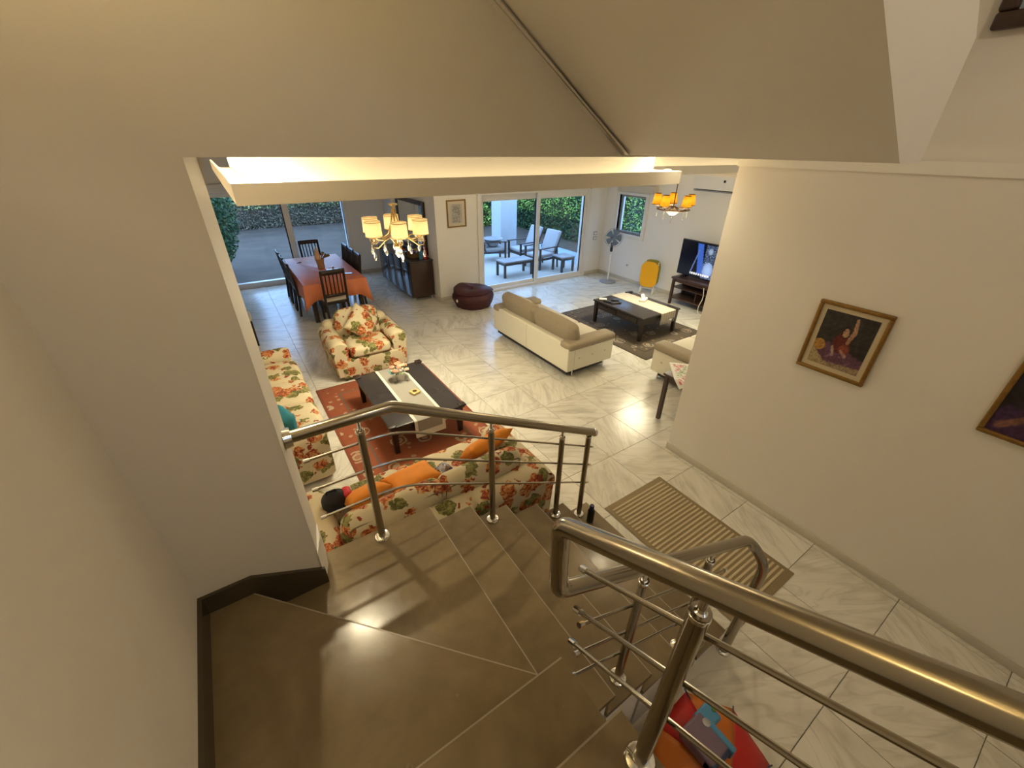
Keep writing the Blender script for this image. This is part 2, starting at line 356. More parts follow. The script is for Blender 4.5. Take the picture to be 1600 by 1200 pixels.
    def obj(s, name, mat, parent=None, smooth=35, label=None, solid=0.0):
        o = bpy.data.objects.new(name, s.mesh(name, mat, smooth)); C.objects.link(o)
        if parent: o.parent = parent
        if label: o['label'] = label
        if solid:
            md = o.modifiers.new('thickness', 'SOLIDIFY'); md.thickness = solid; md.offset = 0
        return o
def thing(name, label, cat, loc=(0, 0, 0), rz=0.0, group=None):
    o = bpy.data.objects.new(name, None); C.objects.link(o); o.location = loc; o.rotation_euler = (0, 0, rz); o.empty_display_size = 0.1
    o['label'] = label; o['category'] = cat
    if group: o['group'] = group
    return o
def tag(o, label, cat, group=None):
    o['label'] = label; o['category'] = cat
    if group: o['group'] = group
    return o
def struct(o): o['kind'] = 'structure'; return o
def at(o, loc, rz=0.0): o.location = loc; o.rotation_euler = (0, 0, rz); return o
def copy_tree(o, label=None, loc=None, rz=None, parent=None):
    c = o.copy(); C.objects.link(c); c.parent = parent
    if label: c['label'] = label
    if loc is not None: c.location = loc
    if rz is not None: c.rotation_euler = (0, 0, rz)
    for ch in list(o.children): copy_tree(ch, parent=c)
    return c
def share(name, me, parent, loc=(0, 0, 0), rz=0.0):
    o = bpy.data.objects.new(name, me); C.objects.link(o); o.parent = parent; o.location = loc; o.rotation_euler = (0, 0, rz); return o
def paint(name, w, h, nx, ny, fn, mat, parent, loc=(0, 0, 0), rot=(0, 0, 0)):
    """flat printed sheet in local XZ, facing -Y; fn(u,v) gives its linear colour"""
    vs = [(-w / 2 + w * i / nx, 0, h * j / ny) for j in range(ny + 1) for i in range(nx + 1)]
    fs = [(j * (nx + 1) + i, j * (nx + 1) + i + 1, (j + 1) * (nx + 1) + i + 1, (j + 1) * (nx + 1) + i) for j in range(ny) for i in range(nx)]
    me = bpy.data.meshes.new(name); me.from_pydata(vs, [], fs)
    ca = me.color_attributes.new('Col', 'FLOAT_COLOR', 'POINT')
    k = 0
    for j in range(ny + 1):
        for i in range(nx + 1):
            ca.data[k].color = (*fn(i / nx, j / ny), 1); k += 1
    me.materials.append(MATS[mat])
    o = bpy.data.objects.new(name, me); C.objects.link(o); o.parent = parent; o.location = loc; o.rotation_euler = rot
    return o
def arc(cx, cy, r, a0, a1, n): return [(cx + r * math.cos(math.radians(a0 + (a1 - a0) * i / n)), cy + r * math.sin(math.radians(a0 + (a1 - a0) * i / n))) for i in range(n + 1)]
def fillet(pts, r, n=6):
    """round the corners of a 3D polyline"""
    P = [Vector(p) for p in pts]; out = [P[0]]
    for i in range(1, len(P) - 1):
        a = (P[i - 1] - P[i]); b = (P[i + 1] - P[i]); rr = min(r, a.length * 0.49, b.length * 0.49)
        p0 = P[i] + a.normalized() * rr; p1 = P[i] + b.normalized() * rr
        for k in range(n + 1):
            t_ = k / n; out.append(p0 * (1 - t_) ** 2 + P[i] * 2 * t_ * (1 - t_) + p1 * t_ ** 2)
    out.append(P[-1]); return out
# ============================================================ SETTING
XR, XE, YD, YN, XL, ZC = 3.609, 8.40, 8.20, 11.42, -0.69, 3.10
XM = 3.63                                    # wall behind the mirror
# ---- floor with single tiles
fl = struct(B().box(XL, XE, -2.6, YN, -0.12, -0.012).obj('floor', 'grout', None, 0))
tile_cache = {}
def tile(x0, x1, y0, y1):
    g = 0.0025
    w_, d_ = round(x1 - x0 - 2 * g, 3), round(y1 - y0 - 2 * g, 3)
    if w_ < 0.03 or d_ < 0.03: return
    if (w_, d_) not in tile_cache:
        tile_cache[(w_, d_)] = B().prism([(-w_ / 2, -d_ / 2), (w_ / 2, -d_ / 2), (w_ / 2, d_ / 2), (-w_ / 2, d_ / 2)], 'z', -0.012, 0.0).mesh('tile', 'marble_tile', 0)
    share('tile', tile_cache[(w_, d_)], fl, ((x0 + x1) / 2, (y0 + y1) / 2, 0))
T = 0.61
for i in range(-8, 9):
    for j in range(-7, 16):
        x0, x1, y0, y1 = 3.55 + i * T, 3.55 + (i + 1) * T, 2.35 + j * T, 2.35 + (j + 1) * T
        if x1 < XL or x0 > XE or y1 < -1.2 or y0 > YN: continue
        if x0 > XM - 0.02 and y0 > YD: continue
        if x1 < 0.65 and y1 < 1.7: continue                    # under the stairs
        if x1 < 1.95 and y0 > 0.45 and y1 < 1.88: continue
        if x0 > XR + 0.15 and y1 < 2.1: continue
        tile(max(x0, XL), min(x1, XE), y0, min(y1, YN) if x0 < XM - 0.02 else min(y1, YD))
# ---- walls
w1 = B().box(-0.54, -0.04, 1.70, 1.90, 0, 2.96).box(-0.54, XR, 1.70, 1.90, 2.96, 6.0)
wf = struct(w1.obj('wall_front', 'plaster', None, 0))
struct(B().box(-0.74, -0.54, -2.6, 1.90, 0, 6.0).obj('wall_left', 'plaster', None, 0))
struct(B().box(XL - 0.2, XL, 1.90, YN + 0.2, 0, ZC).obj('wall_living_left', 'plaster_white', None, 0))
struct(B().box(XR, XR + 0.20, -2.6, 2.10, 0, 2.885).box(XR + 0.035, XR + 0.20, -2.6, 2.10, 2.885, 6.0).obj('wall_right', 'plaster', None, 0))
bw = B().box(-0.74, XR + 0.2, -2.8, -2.6, 0, 4.2).box(-0.74, XR + 0.2, -2.8, -2.6, 5.0, 6.0).box(-0.74, 1.4, -2.8, -2.6, 4.2, 5.0).box(2.2, XR + 0.2, -2.8, -2.6, 4.2, 5.0)
struct(bw.obj('wall_back', 'plaster', None, 0))
struct(B().box(-0.74, XR + 0.2, -2.8, 1.90, 6.0, 6.15).obj('ceiling_stairwell', 'ceiling_paint', None, 0))
struct(B().box(XL - 0.2, XE + 0.2, 1.90, YD + 0.2, ZC, ZC + 0.15).box(XL - 0.2, XM + 0.2, YD + 0.2, YN + 0.2, ZC, ZC + 0.15).obj('ceiling', 'ceiling_paint', None, 0))
struct(B().box(XR + 0.2, XE + 0.2, 1.75, 1.95, 0, ZC).obj('wall_south', 'plaster_white', None, 0))
# wall with the sliding door
DX0, DX1, DZ = 4.70, 7.74, 2.10
struct(B().box(XM, DX0, YD, YD + 0.2, 0, ZC).box(DX1, XE + 0.2, YD, YD + 0.2, 0, ZC).box(DX0, DX1, YD, YD + 0.2, DZ, ZC).obj('wall_door_side', 'plaster_white', None, 0))
struct(B().box(XM, XM + 0.2, YD + 0.2, YN + 0.2, 0, ZC).obj('wall_mirror_side', 'plaster_white', None, 0))
# wall with the garden window (dining end)
WX0, WX1, WZ0, WZ1 = -0.08, 2.62, 0.03, 1.98
struct(B().box(XL, WX0, YN, YN + 0.2, 0, ZC).box(WX1, XM, YN, YN + 0.2, 0, ZC).box(WX0, WX1, YN, YN + 0.2, WZ1, ZC).box(WX0, WX1, YN, YN + 0.2, -0.1, WZ0).obj('wall_garden_side', 'plaster_white', None, 0))
# TV wall with the small window
SY0, SY1, SZ0, SZ1 = 6.92, 7.74, 1.14, 2.02
struct(B().box(XE, XE + 0.2, 1.95, SY0, 0, ZC).box(XE, XE + 0.2, SY1, YD, 0, ZC).box(XE, XE + 0.2, SY0, SY1, 0, SZ0).box(XE, XE + 0.2, SY0, SY1, SZ1, ZC).obj('wall_tv_side', 'plaster_white', None, 0))
# baseboards
def skirt(name, *a, mat='skirting_beige'):
    return struct(B().box(*a, 0.004, 1).obj(name, mat))
skirt('baseboard_right', XR - 0.015, XR, -2.6, 2.10, 0, 0.085)
skirt('baseboard_right_end', XR - 0.015, XR + 0.2, 2.10, 2.115, 0, 0.085)
skirt('baseboard_door_left', XM, DX0 - 0.1, YD - 0.015, YD, 0, 0.085)
skirt('baseboard_door_right', DX1 + 0.08, XE, YD - 0.015, YD, 0, 0.085)
skirt('baseboard_tv', XE - 0.015, XE, 1.95, YD - 0.015, 0, 0.085)
skirt('baseboard_mirror', XM - 0.015, XM, YD, YN, 0, 0.085)
skirt('baseboard_garden', WX1 + 0.1, XM - 0.015, YN - 0.015, YN, 0, 0.085)
# white jamb edge with crown moulding, and ledge on the right wall
struct(B().prism([(-0.0405, 1.698), (-0.006, 1.90), (-0.0405, 1.905)], 'z', 1.18, 2.96).prism([(-0.0405, 1.692), (-0.008, 1.80), (0.0, 1.90), (-0.0405, 1.905)], 'z', 0.96, 1.18).obj('trim_1', 'cornice_white', None, 0))
struct(B().box(-0.039, 0.008, 1.903, 1.96, 2.93, 2.958).box(-0.039, 0.004, 1.903, 1.94, 2.90, 2.93).box(-0.039, 0.0, 1.903, 1.925, 2.87, 2.90).obj('trim_2', 'cornice_white', None, 0))
# ---- soffit of the flight above, its moulding
sl = 0.63; sx0, sz0 = 1.82, 2.968
def soff(x): return sz0 + sl * (sx0 - x)
so = B().prism([(sx0 + 0.02, sz0), (sx0 + 0.20, sz0), (sx0 + 0.20, sz0 + 0.33), (-0.54, soff(-0.54) + 0.55), (-0.54, soff(-0.54))], 'y', 0.545, 1.70)
struct(so.obj('ceiling_stair_soffit', 'plaster', None, 0))
mo = B()
for k, (dy, dz) in enumerate(((0.05, 0.016), (0.03, 0.034))):
    mo.prism([(sx0, sz0), (sx0 - 0.005, sz0 - 0.0), (-0.54, soff(-0.54)), (-0.54, soff(-0.54) - dz), (sx0 - dz / sl * 0.0, sz0 - 0.001)], 'y', 1.70 - dy, 1.70)
struct(mo.obj('trim_3', 'plaster', None, 0))
struct(B().box(XR - 0.012, XR + 0.035, -2.6, 2.112, 2.885, 2.955).obj('trim_6', 'cornice_white', None, 0))
# ---- dropped ceiling islands with cove trough and LED strips
def island(name, x0, x1, y0, y1, zb, lip, tw, pw):
    """x0..x1,y0..y1 outside of the trough"""
    o = struct(B().box(x0 + tw, x1 - tw, y0 + tw, y1 - tw, zb, ZC).obj(name, 'ceiling_paint', None, 0))
    t_ = 0.02
    tr = B().box(x0, x1, y0, y0 + tw, zb - 0.0, zb + t_).box(x0, x0 + tw, y0 + tw, y1 - tw, zb, zb + t_).box(x1 - tw, x1, y0 + tw, y1 - tw, zb, zb + t_)
    tr.box(x0, x1, y0, y0 + 0.018, zb + t_, zb + lip).box(x0, x0 + 0.018, y0 + 0.018, y1 - tw, zb + t_, zb + lip).box(x1 - 0.018, x1, y0 + 0.018, y1 - tw, zb + t_, zb + lip)
    tr.obj('cove_trough', 'plaster', o, 0)
    z = zb + t_
    for (a, b_, c, d) in ((x0 + 0.05, x1 - 0.05, y0 + 0.055, y0 + 0.067), (x0 + 0.055, x0 + 0.067, y0 + 0.09, y1 - tw - 0.05), (x1 - 0.067, x1 - 0.055, y0 + 0.09, y1 - tw - 0.05)):
        B().box(a, b_, c, d, z, z + 0.008).obj('led_strip', 'led_strip', o, 0)
    for xx in (x0 + 0.06, x1 - 0.06):          # added glowing blocks that mimic the bright front corners
        B().box(xx - 0.02, xx + 0.02, y0 + 0.08, y0 + 0.12, z, zb + lip + 0.01).obj('added_corner_glow', 'led_strip', o, 0)
        point_light(name + '_added_corner_glow', (xx, y0 + 0.10, zb + lip + 0.035), pw * 4.5, WARM, 0.02)
    L = x1 - x0 - 0.1
    area_light(name + '_led_front', ((x0 + x1) / 2, y0 + 0.06, z + 0.012), (math.radians(180 - 25), 0, 0), L, 0.012, pw * L * 0.14, WARM)
    W_ = y1 - y0 - tw - 0.15
    area_light(name + '_led_left', (x0 + 0.06, (y0 + y1) / 2, z + 0.012), (math.radians(180), math.radians(0), 0), 0.012, W_, pw * W_ * 7.0, WARM)
    area_light(name + '_led_right', (x1 - 0.06, (y0 + y1) / 2, z + 0.012), (math.radians(180), 0, 0), 0.012, W_, pw * W_, WARM)
LEDP = 1.2
island('ceiling_island_living', 0.09, 3.43, 2.50, 6.3, 2.735, 0.098, 0.17, LEDP)
island('ceiling_island_television', 4.5, 8.0, 3.85, 7.4, 2.70, 0.105, 0.17, LEDP)
def added_ceiling_spot(label, x, y, p, r=0.022):  # added spots, unseen: left throws the rail shadows, right brightens the wall end
    cs = thing('added_ceiling_spot', label, 'spotlight', (x, y, ZC), group='added unseen ceiling spotlights above the cove')
    B().lathe([(0.03, -0.09), (0.032, -0.085), (0.032, 0.0)], 16).obj('can', 'white_plastic', cs)
    B().lathe([(0.024, -0.0915), (0.024, -0.0905)], 16).obj('lens', 'led_strip', cs)
    spot_light('added_spot_beam', (x, y, ZC - 0.10), p, (1.0, 0.85, 0.56), 150, r)
added_ceiling_spot('added unseen ceiling spotlight above the cove corner by the left wall edge', 0.13, 2.57, 75)
added_ceiling_spot('added unseen ceiling spotlight above the cove corner by the right wall end', 3.36, 2.57, 50, 0.16)
# ---- sliding door
dr = struct(B().box(DX0 - 0.10, DX0, YD - 0.03, YD + 0.12, 0, DZ + 0.09).box(DX1, DX1 + 0.10, YD - 0.03, YD + 0.12, 0, DZ + 0.09).box(DX0, DX1, YD - 0.03, YD + 0.12, DZ, DZ + 0.09).box(DX0, DX1, YD - 0.02, YD + 0.12, 0, 0.05).obj('door_1', 'frame_white', None, 0))
def sash(x0, x1, y, name='sash'):
    f = 0.085
    s_ = B().box(x0, x0 + f, y, y + 0.04, 0.05, DZ).box(x1 - f, x1, y, y + 0.04, 0.05, DZ).box(x0 + f, x1 - f, y, y + 0.04, DZ - 0.13, DZ).box(x0 + f, x1 - f, y, y + 0.04, 0.05, 0.13).obj(name, 'frame_white', dr, 0)
    B().box(x0 + f, x1 - f, y + 0.016, y + 0.022, 0.13, DZ - 0.13).obj('pane', 'glass_pane', s_, 0)
    B().box(x1 - f - 0.03, x1 - f, y - 0.001, y + 0.012, 0.13, DZ - 0.13).obj('seal', 'black_plastic', s_, 0)
    return s_
s1 = sash(DX0, 6.29, YD + 0.06); s2 = sash(6.20, DX1, YD + 0.0)
B().box(6.225, 6.255, YD - 0.02, YD, 0.92, 1.08, 0.006, 1).obj('door_handle', 'white_plastic', s2)
B().box(DX1 + 0.03, DX1 + 0.07, YD - 0.06, YD - 0.03, DZ + 0.03, DZ + 0.11, 0.005, 1).obj('blind_bracket', 'black_plastic', dr)
# ---- garden window
wn = struct(B().box(WX0 - 0.1, WX0, YN - 0.03, YN + 0.1, 0, WZ1 + 0.08).box(WX1, WX1 + 0.10, YN - 0.03, YN + 0.1, 0, WZ1 + 0.08).box(WX0, WX1, YN - 0.03, YN + 0.1, WZ1, WZ1 + 0.08).box(WX0, WX1, YN - 0.03, YN + 0.1, 0.0, 0.12).obj('window_1', 'frame_white', None, 0))
B().box(1.27, 1.40, YN + 0.0, YN + 0.06, 0.12, WZ1).obj('mullion', 'frame_white', wn, 0)
B().box(1.245, 1.27, YN + 0.01, YN + 0.05, 0.12, WZ1).obj('seal', 'black_plastic', wn, 0)
for a, b_ in ((WX0, 1.245), (1.40, WX1)):
    B().box(a, b_, YN + 0.025, YN + 0.032, 0.12, WZ1).obj('pane', 'glass_pane', wn, 0)
cbx = B().box(-0.66, 2.95, YN - 0.20, YN - 0.03, WZ1 + 0.10, WZ1 + 0.26)
for k in range(3): cbx.box(-0.66, 2.95, YN - 0.215 - 0.012 * k, YN - 0.20, WZ1 + 0.11 + 0.05 * k, WZ1 + 0.14 + 0.05 * k)
struct(cbx.obj('trim_4', 'cornice_white', None, 0))
# ---- small window
sw = struct(B().box(XE - 0.03, XE + 0.06, SY0 - 0.09, SY0, SZ0 - 0.09, SZ1 + 0.06).box(XE - 0.03, XE + 0.06, SY1, SY1 + 0.09, SZ0 - 0.09, SZ1 + 0.06).box(XE - 0.03, XE + 0.06, SY0, SY1, SZ1, SZ1 + 0.06).box(XE - 0.03, XE + 0.06, SY0, SY1, SZ0 - 0.09, SZ0).obj('window_2', 'frame_white', None, 0))
B().box(XE + 0.06, XE + 0.10, SY0, SY0 + 0.05, SZ0, SZ1).box(XE + 0.06, XE + 0.10, SY1 - 0.05, SY1, SZ0, SZ1).box(XE + 0.06, XE + 0.10, SY0 + 0.05, SY1 - 0.05, SZ1 - 0.05, SZ1).box(XE + 0.06, XE + 0.10, SY0 + 0.05, SY1 - 0.05, SZ0, SZ0 + 0.05).obj('sash', 'grey_plastic', sw, 0)
B().box(XE + 0.076, XE + 0.082, SY0 + 0.05, SY1 - 0.05, SZ0 + 0.05, SZ1 - 0.05).obj('pane', 'glass_pane', sw, 0)
struct(B().box(XE - 0.18, XE, 6.62, 7.70, SZ1 + 0.09, SZ1 + 0.24).obj('trim_5', 'skirting_beige', None, 0))
# added unseen window in the back wall, lets daylight into the upper stairwell
uw = struct(B().box(1.4, 1.46, -2.75, -2.65, 4.2, 5.0).box(2.14, 2.2, -2.75, -2.65, 4.2, 5.0).box(1.46, 2.14, -2.75, -2.65, 4.94, 5.0).box(1.46, 2.14, -2.75, -2.65, 4.2, 4.26).obj('window_added', 'frame_white', None, 0))
B().box(1.46, 2.14, -2.705, -2.695, 4.26, 4.94).obj('pane', 'glass_pane', uw, 0)
# ============================================================ STAIRS
R_, D_, X1_ = 0.16, 0.297, 2.122
YF, YNR = 1.88, 0.49
st = thing('staircase', 'brown polished stone staircase winding down to the marble floor', 'staircase', (0, 0, 0))
def tread(poly, z, nose=None):
    o = B().prism(poly, 'z', z - 0.035, z).obj('tread', 'stair_stone', st, 0)
    if nose:
        (ax, ay), (bx, by) = nose; d = Vector((bx - ax, by - ay)).normalized(); n_ = Vector((-d.y, d.x)) * 0.003
        B().prism([(ax - n_.x, ay - n_.y), (bx - n_.x, by - n_.y), (bx + n_.x, by + n_.y), (ax + n_.x, ay + n_.y)], 'z', z - 0.034, z + 0.0006).obj('nose_highlight', 'stair_edge_highlight', o, 0)
    return o
body = B()
for k in range(1, 6):
    xn = X1_ - D_ * (k - 1); xb = xn - D_; z = R_ * k
    tread([(xb - 0.02, YNR), (xn, YNR), (xn, YF), (xb - 0.02, YF)], z, ((xn, YNR), (xn, YF)))
    B().box(xn - 0.03, xn - 0.012, YNR + 0.01, YF - 0.01, z - R_ + 0.001, z - 0.035).obj('riser', 'stair_stone', st, 0)
    body.box(xb - 0.0, xn - 0.03, YNR + 0.012, YF - 0.012, 0, z - 0.036)
x6 = X1_ - D_ * 5; PV = (x6, 0.60)
A0, A1 = (-0.36, 1.70), (x6 - 0.03, 0.625)
tread([(x6, YNR), (x6, YF), (-0.04, YF), (-0.04, 1.70), (-0.54, 1.70), (-0.54, YNR)], 0.96, ((x6, 0.62), (x6, YF)))
B().box(x6 - 0.03, x6 - 0.012, YNR + 0.01, YF - 0.01, 0.80, 0.925).obj('riser', 'stair_stone', st, 0)
body.box(-0.53, x6 - 0.03, YNR + 0.012, 1.695, 0, 0.924).box(-0.03, x6 - 0.03, 1.695, YF - 0.012, 0, 0.924)
tread([(-0.54, 1.70), (-0.54, 0.58), (x6 + 0.013, 0.58), A1, A0], 1.12, (A1, A0))
B().prism([(-0.53, 1.695), (-0.53, 0.58), (x6 - 0.03, 0.58), (A1[0] - 0.025, A1[1]), (A0[0] - 0.025, A0[1] - 0.005)], 'z', 0.96, 1.085).obj('riser', 'stair_stone', st, 0)
y8 = 0.59
for k in range(8, 15):
    yn = y8 - 0.28 * (k - 8); yb = yn - 0.28; z = R_ * k
    if k == 14: yb = -2.6
    tread([(-0.54, yb - 0.0), (x6 + 0.013, yb), (x6 + 0.013, yn), (-0.54, yn)], z, ((-0.54, yn), (x6 + 0.013, yn)))
    B().box(-0.53, x6, yn - 0.03, yn - 0.012, z - R_, z - 0.035).obj('riser', 'stair_stone', st, 0)
    body.box(-0.53, x6, yb, yn - 0.03, z - 0.5 if k > 8 else 0.0, z - 0.036)
body.obj('stair_body', 'plaster_white', st, 0)
# stone skirting along the stair walls
sk = B().box(-0.54, -0.522, 0.59, 1.70, 1.12, 1.225).box(-0.522, -0.36, 1.682, 1.70, 1.12, 1.225)
sk.prism([(-0.36, 1.12), (-0.36, 0.96), (-0.028, 0.96), (-0.028, 1.065), (-0.33, 1.225), (-0.36, 1.225)], 'y', 1.682, 1.70)
for k in range(8, 14):
    yn = y8 - 0.28 * (k - 8); sk.box(-0.54, -0.522, yn - 0.28, yn, R_ * k, R_ * k + 0.105)
struct(sk.obj('baseboard_stair', 'stair_skirting', None, 0))
# ============================================================ RAILINGS
def post(root, x, y, z0, z1, r=0.021, base=True):
    p = B().cyl((x, y, z0), (x, y, z1 - 0.055), r, n=16).obj('post', 'steel', root)
    B().lathe([(0.0215, 0), (0.0235, 0.006), (0.0235, 0.016), (0.010, 0.026), (0.009, 0.03), (0.009, 0.078)], 14, (x, y, z1 - 0.078)).obj('post_cap', 'chrome', p)
    if base:
        B().lathe([(0.048, 0.0), (0.048, 0.006), (0.042, 0.016), (0.026, 0.022)], 20, (x, y, z0)).obj('base_flange', 'chrome', p)
    return p
def bar(root, pts, r=0.0075):
    b_ = B().tube(pts, r, 10).obj('bar', 'steel', root)
    a0, a1 = Vector(pts[0]), Vector(pts[1]); e0, e1 = Vector(pts[-1]), Vector(pts[-2])
    d0 = (a1 - a0).normalized(); d1 = (e1 - e0).normalized()
    B().cyl(a0 - d0 * 0.004, a0 + d0 * 0.024, 0.0115, n=10).obj('end_cap', 'chrome', b_)
    B().cyl(e0 - d1 * 0.004, e0 + d1 * 0.024, 0.0115, n=10).obj('end_cap', 'chrome', b_)
    return b_
rf = thing('stair_railing', 'brushed steel stair railing fixed to the wall edge above the floral sofas', 'railing', (0, 0, 0))
YR = 1.81
def zrail(x): return 1.835 if x < 0.48 else 1.835 - 0.512 * (x - 0.48)
B().tube([(-0.028, YR, 1.835), (0.10, YR, 1.835), (0.47, YR, 1.835), (0.49, YR, 1.83), (2.0, YR, zrail(2.0)), (2.03, YR, zrail(2.03))], 0.030, 20).obj('handrail', 'steel', rf)
fg = B(); fg.cyl((-0.026, YR, 1.835), (0.008, YR, 1.835), 0.052, 0.046, 20).obj('wall_flange', 'chrome', rf)
B().rbox(2.02, YR, zrail(2.02), 0.055, 0.066, 0.066, 0.03, 4).obj('rail_end', 'chrome', rf)
post(rf, 0.305, YR, 0.96, zrail(0.305) - 0.02); post(rf, 1.073, YR, 0.64, zrail(1.073) - 0.02); post(rf, 1.685, YR, 0.32, zrail(1.685) - 0.02)
post(rf, 1.965, YR, 0.16, zrail(1.965) + 0.02, 0.022)
for dz in (0.175, 0.365, 0.565):
    f_ = lambda x: zrail(x) - dz - (0.0 if x < 0.5 else 0.0)
    P = [(0.028, YR + 0.026, f_(0)), (0.36, YR + 0.026, f_(0.36))] + [(0.36 + 0.26 * k / 6, YR + 0.026, f_(0) - 0.512 * 0.26 * (k / 6) ** 2 / 2) for k in range(1, 7)] + [(2.05, YR + 0.026, f_(0) - 0.512 * 0.13 - 0.505 * (2.05 - 0.62))]
    bar(rf, P)
rn = thing('stair_railing', 'thick steel stair railing in the foreground bending round the inner corner of the stairs', 'railing', (0, 0, 0))
XU = 0.600
def zu(y): return 2.035 + 0.543 * (0.61 - y)
def zl(x): return 1.755 - 0.50 * (x - 0.60)
pts = [(XU, -1.5, zu(-1.5)), (XU, 0.615, zu(0.615)), (XU, 0.60, 1.735), (2.06, 0.56, zl(2.06) + 0.02), (2.12, 0.44, zl(2.06) - 0.10), (2.10, 0.45, 0.0)]
P = [Vector(p) for p in pts]
path = [P[0]]
path += fillet([P[0], P[1], P[2], P[3]], 0.045, 8)[1:-1]
path += [Vector(p) for p in fillet([tuple(path[-1]), pts[3], (2.11, 0.45, zl(2.06) - 0.12), pts[5]], 0.085, 8)[1:]]
B().tube(path, 0.0295, 20).obj('handrail', 'steel', rn)
B().lathe([(0.048, 0.0), (0.048, 0.006), (0.042, 0.014), (0.030, 0.018)], 20, (2.10, 0.45, 0)).obj('base_flange', 'chrome', rn)
post(rn, XU, 0.19, 1.44, zu(0.19) - 0.02, 0.0225); post(rn, XU, -0.65, 1.92, zu(-0.65) - 0.02, 0.0225)
post(rn, 1.07, 0.575, 0.64, zl(1.07) - 0.02); post(rn, 1.65, 0.57, 0.32, zl(1.65) - 0.02)
for dz in (0.165, 0.37, 0.56):
    bar(rn, [(XU + 0.028, 0.535, zu(0.535) - dz - 0.012), (XU + 0.028, -1.4, zu(-1.4) - dz - 0.012)])
for dz in (0.27, 0.48, 0.66):
    bar(rn, [(0.74, 0.602, zl(0.74) - dz - 0.02), (2.02, 0.602, zl(2.02) - dz - 0.02)])
# added sconce, out of view: fill light for the upper left wall
lp = thing('added_sconce', 'added warm glass sconce, out of view on the left stairwell wall', 'lamp', (-0.54, 1.35, 3.58))
B().cyl((0, 0, 0), (0.02, 0, 0), 0.06, n=18).obj('backplate', 'bronze', lp)
B().tube([(0.02, 0, 0), (0.07, 0, -0.02), (0.11, 0, 0.02)], 0.008, 8).obj('arm', 'bronze', lp)
B().lathe([(0.03, 0.02), (0.05, 0.03), (0.075, 0.14), (0.07, 0.14), (0.045, 0.035)], 20, (0.11, 0, 0)).obj('glass_cup', 'added_lamp_glow', lp)
point_light('added_sconce_light', (-0.43, 1.35, 3.75), 10.0, (1.0, 0.76, 0.34), 0.06)
# added pendant globe behind the viewer, fill light for the stairwell
pl_ = thing('added_pendant', 'added warm glowing glass globe lamp hanging unseen in the stairwell', 'lamp', (1.6, -1.0, 5.99))
B().lathe([(0.06, -0.03), (0.06, 0.0)], 16).obj('ceiling_rose', 'bronze', pl_)
B().cyl((0, 0, -0.03), (0, 0, -0.75), 0.006, n=8).obj('rod', 'bronze', pl_)
B().lathe([(0.02, -0.75)] + [(0.13 * math.sin(PI * k / 10), -0.88 + 0.13 * math.cos(PI * k / 10)) for k in range(1, 10)] + [(0.01, -1.01)], 20).obj('globe', 'added_lamp_glow', pl_)
point_light('added_pendant_light', (1.6, -1.0, 4.90), 44, (1.0, 0.80, 0.48), 0.12)
# ============================================================ FURNITURE
# ---- floral upholstered seats. local: width along x, front towards -y, back at +y
def rolled_arm(x, y0, y1, w, h, out):
    """arm with a fat rolled top; rounded front and back"""
    b = B(); r = 0.125
    sec = [(x - w / 2 + 0.02, 0.06), (x + w / 2 - 0.02, 0.06)] + arc(x + out * 0.02, h - r, r, -30, 210, 16)
    n = len(sec); ys = [y0, y0 + 0.03, y0 + 0.09, y1 - 0.06, y1]; sc = [0.90, 0.97, 1, 1, 0.97]
    cx, cz = x, h * 0.55
    vs = []; fs = []
    for yv, s_ in zip(ys, sc):
        for (px, pz) in sec: vs.append((cx + (px - cx) * s_, yv, max(0.06, cz + (pz - cz) * s_)))
    for i in range(len(ys) - 1):
        for k in range(n): fs.append((i * n + k, i * n + (k + 1) % n, (i + 1) * n + (k + 1) % n, (i + 1) * n + k))
    fs.append(tuple(reversed(range(n)))); fs.append(tuple(range((len(ys) - 1) * n, len(ys) * n)))
    return b.add(vs, fs)
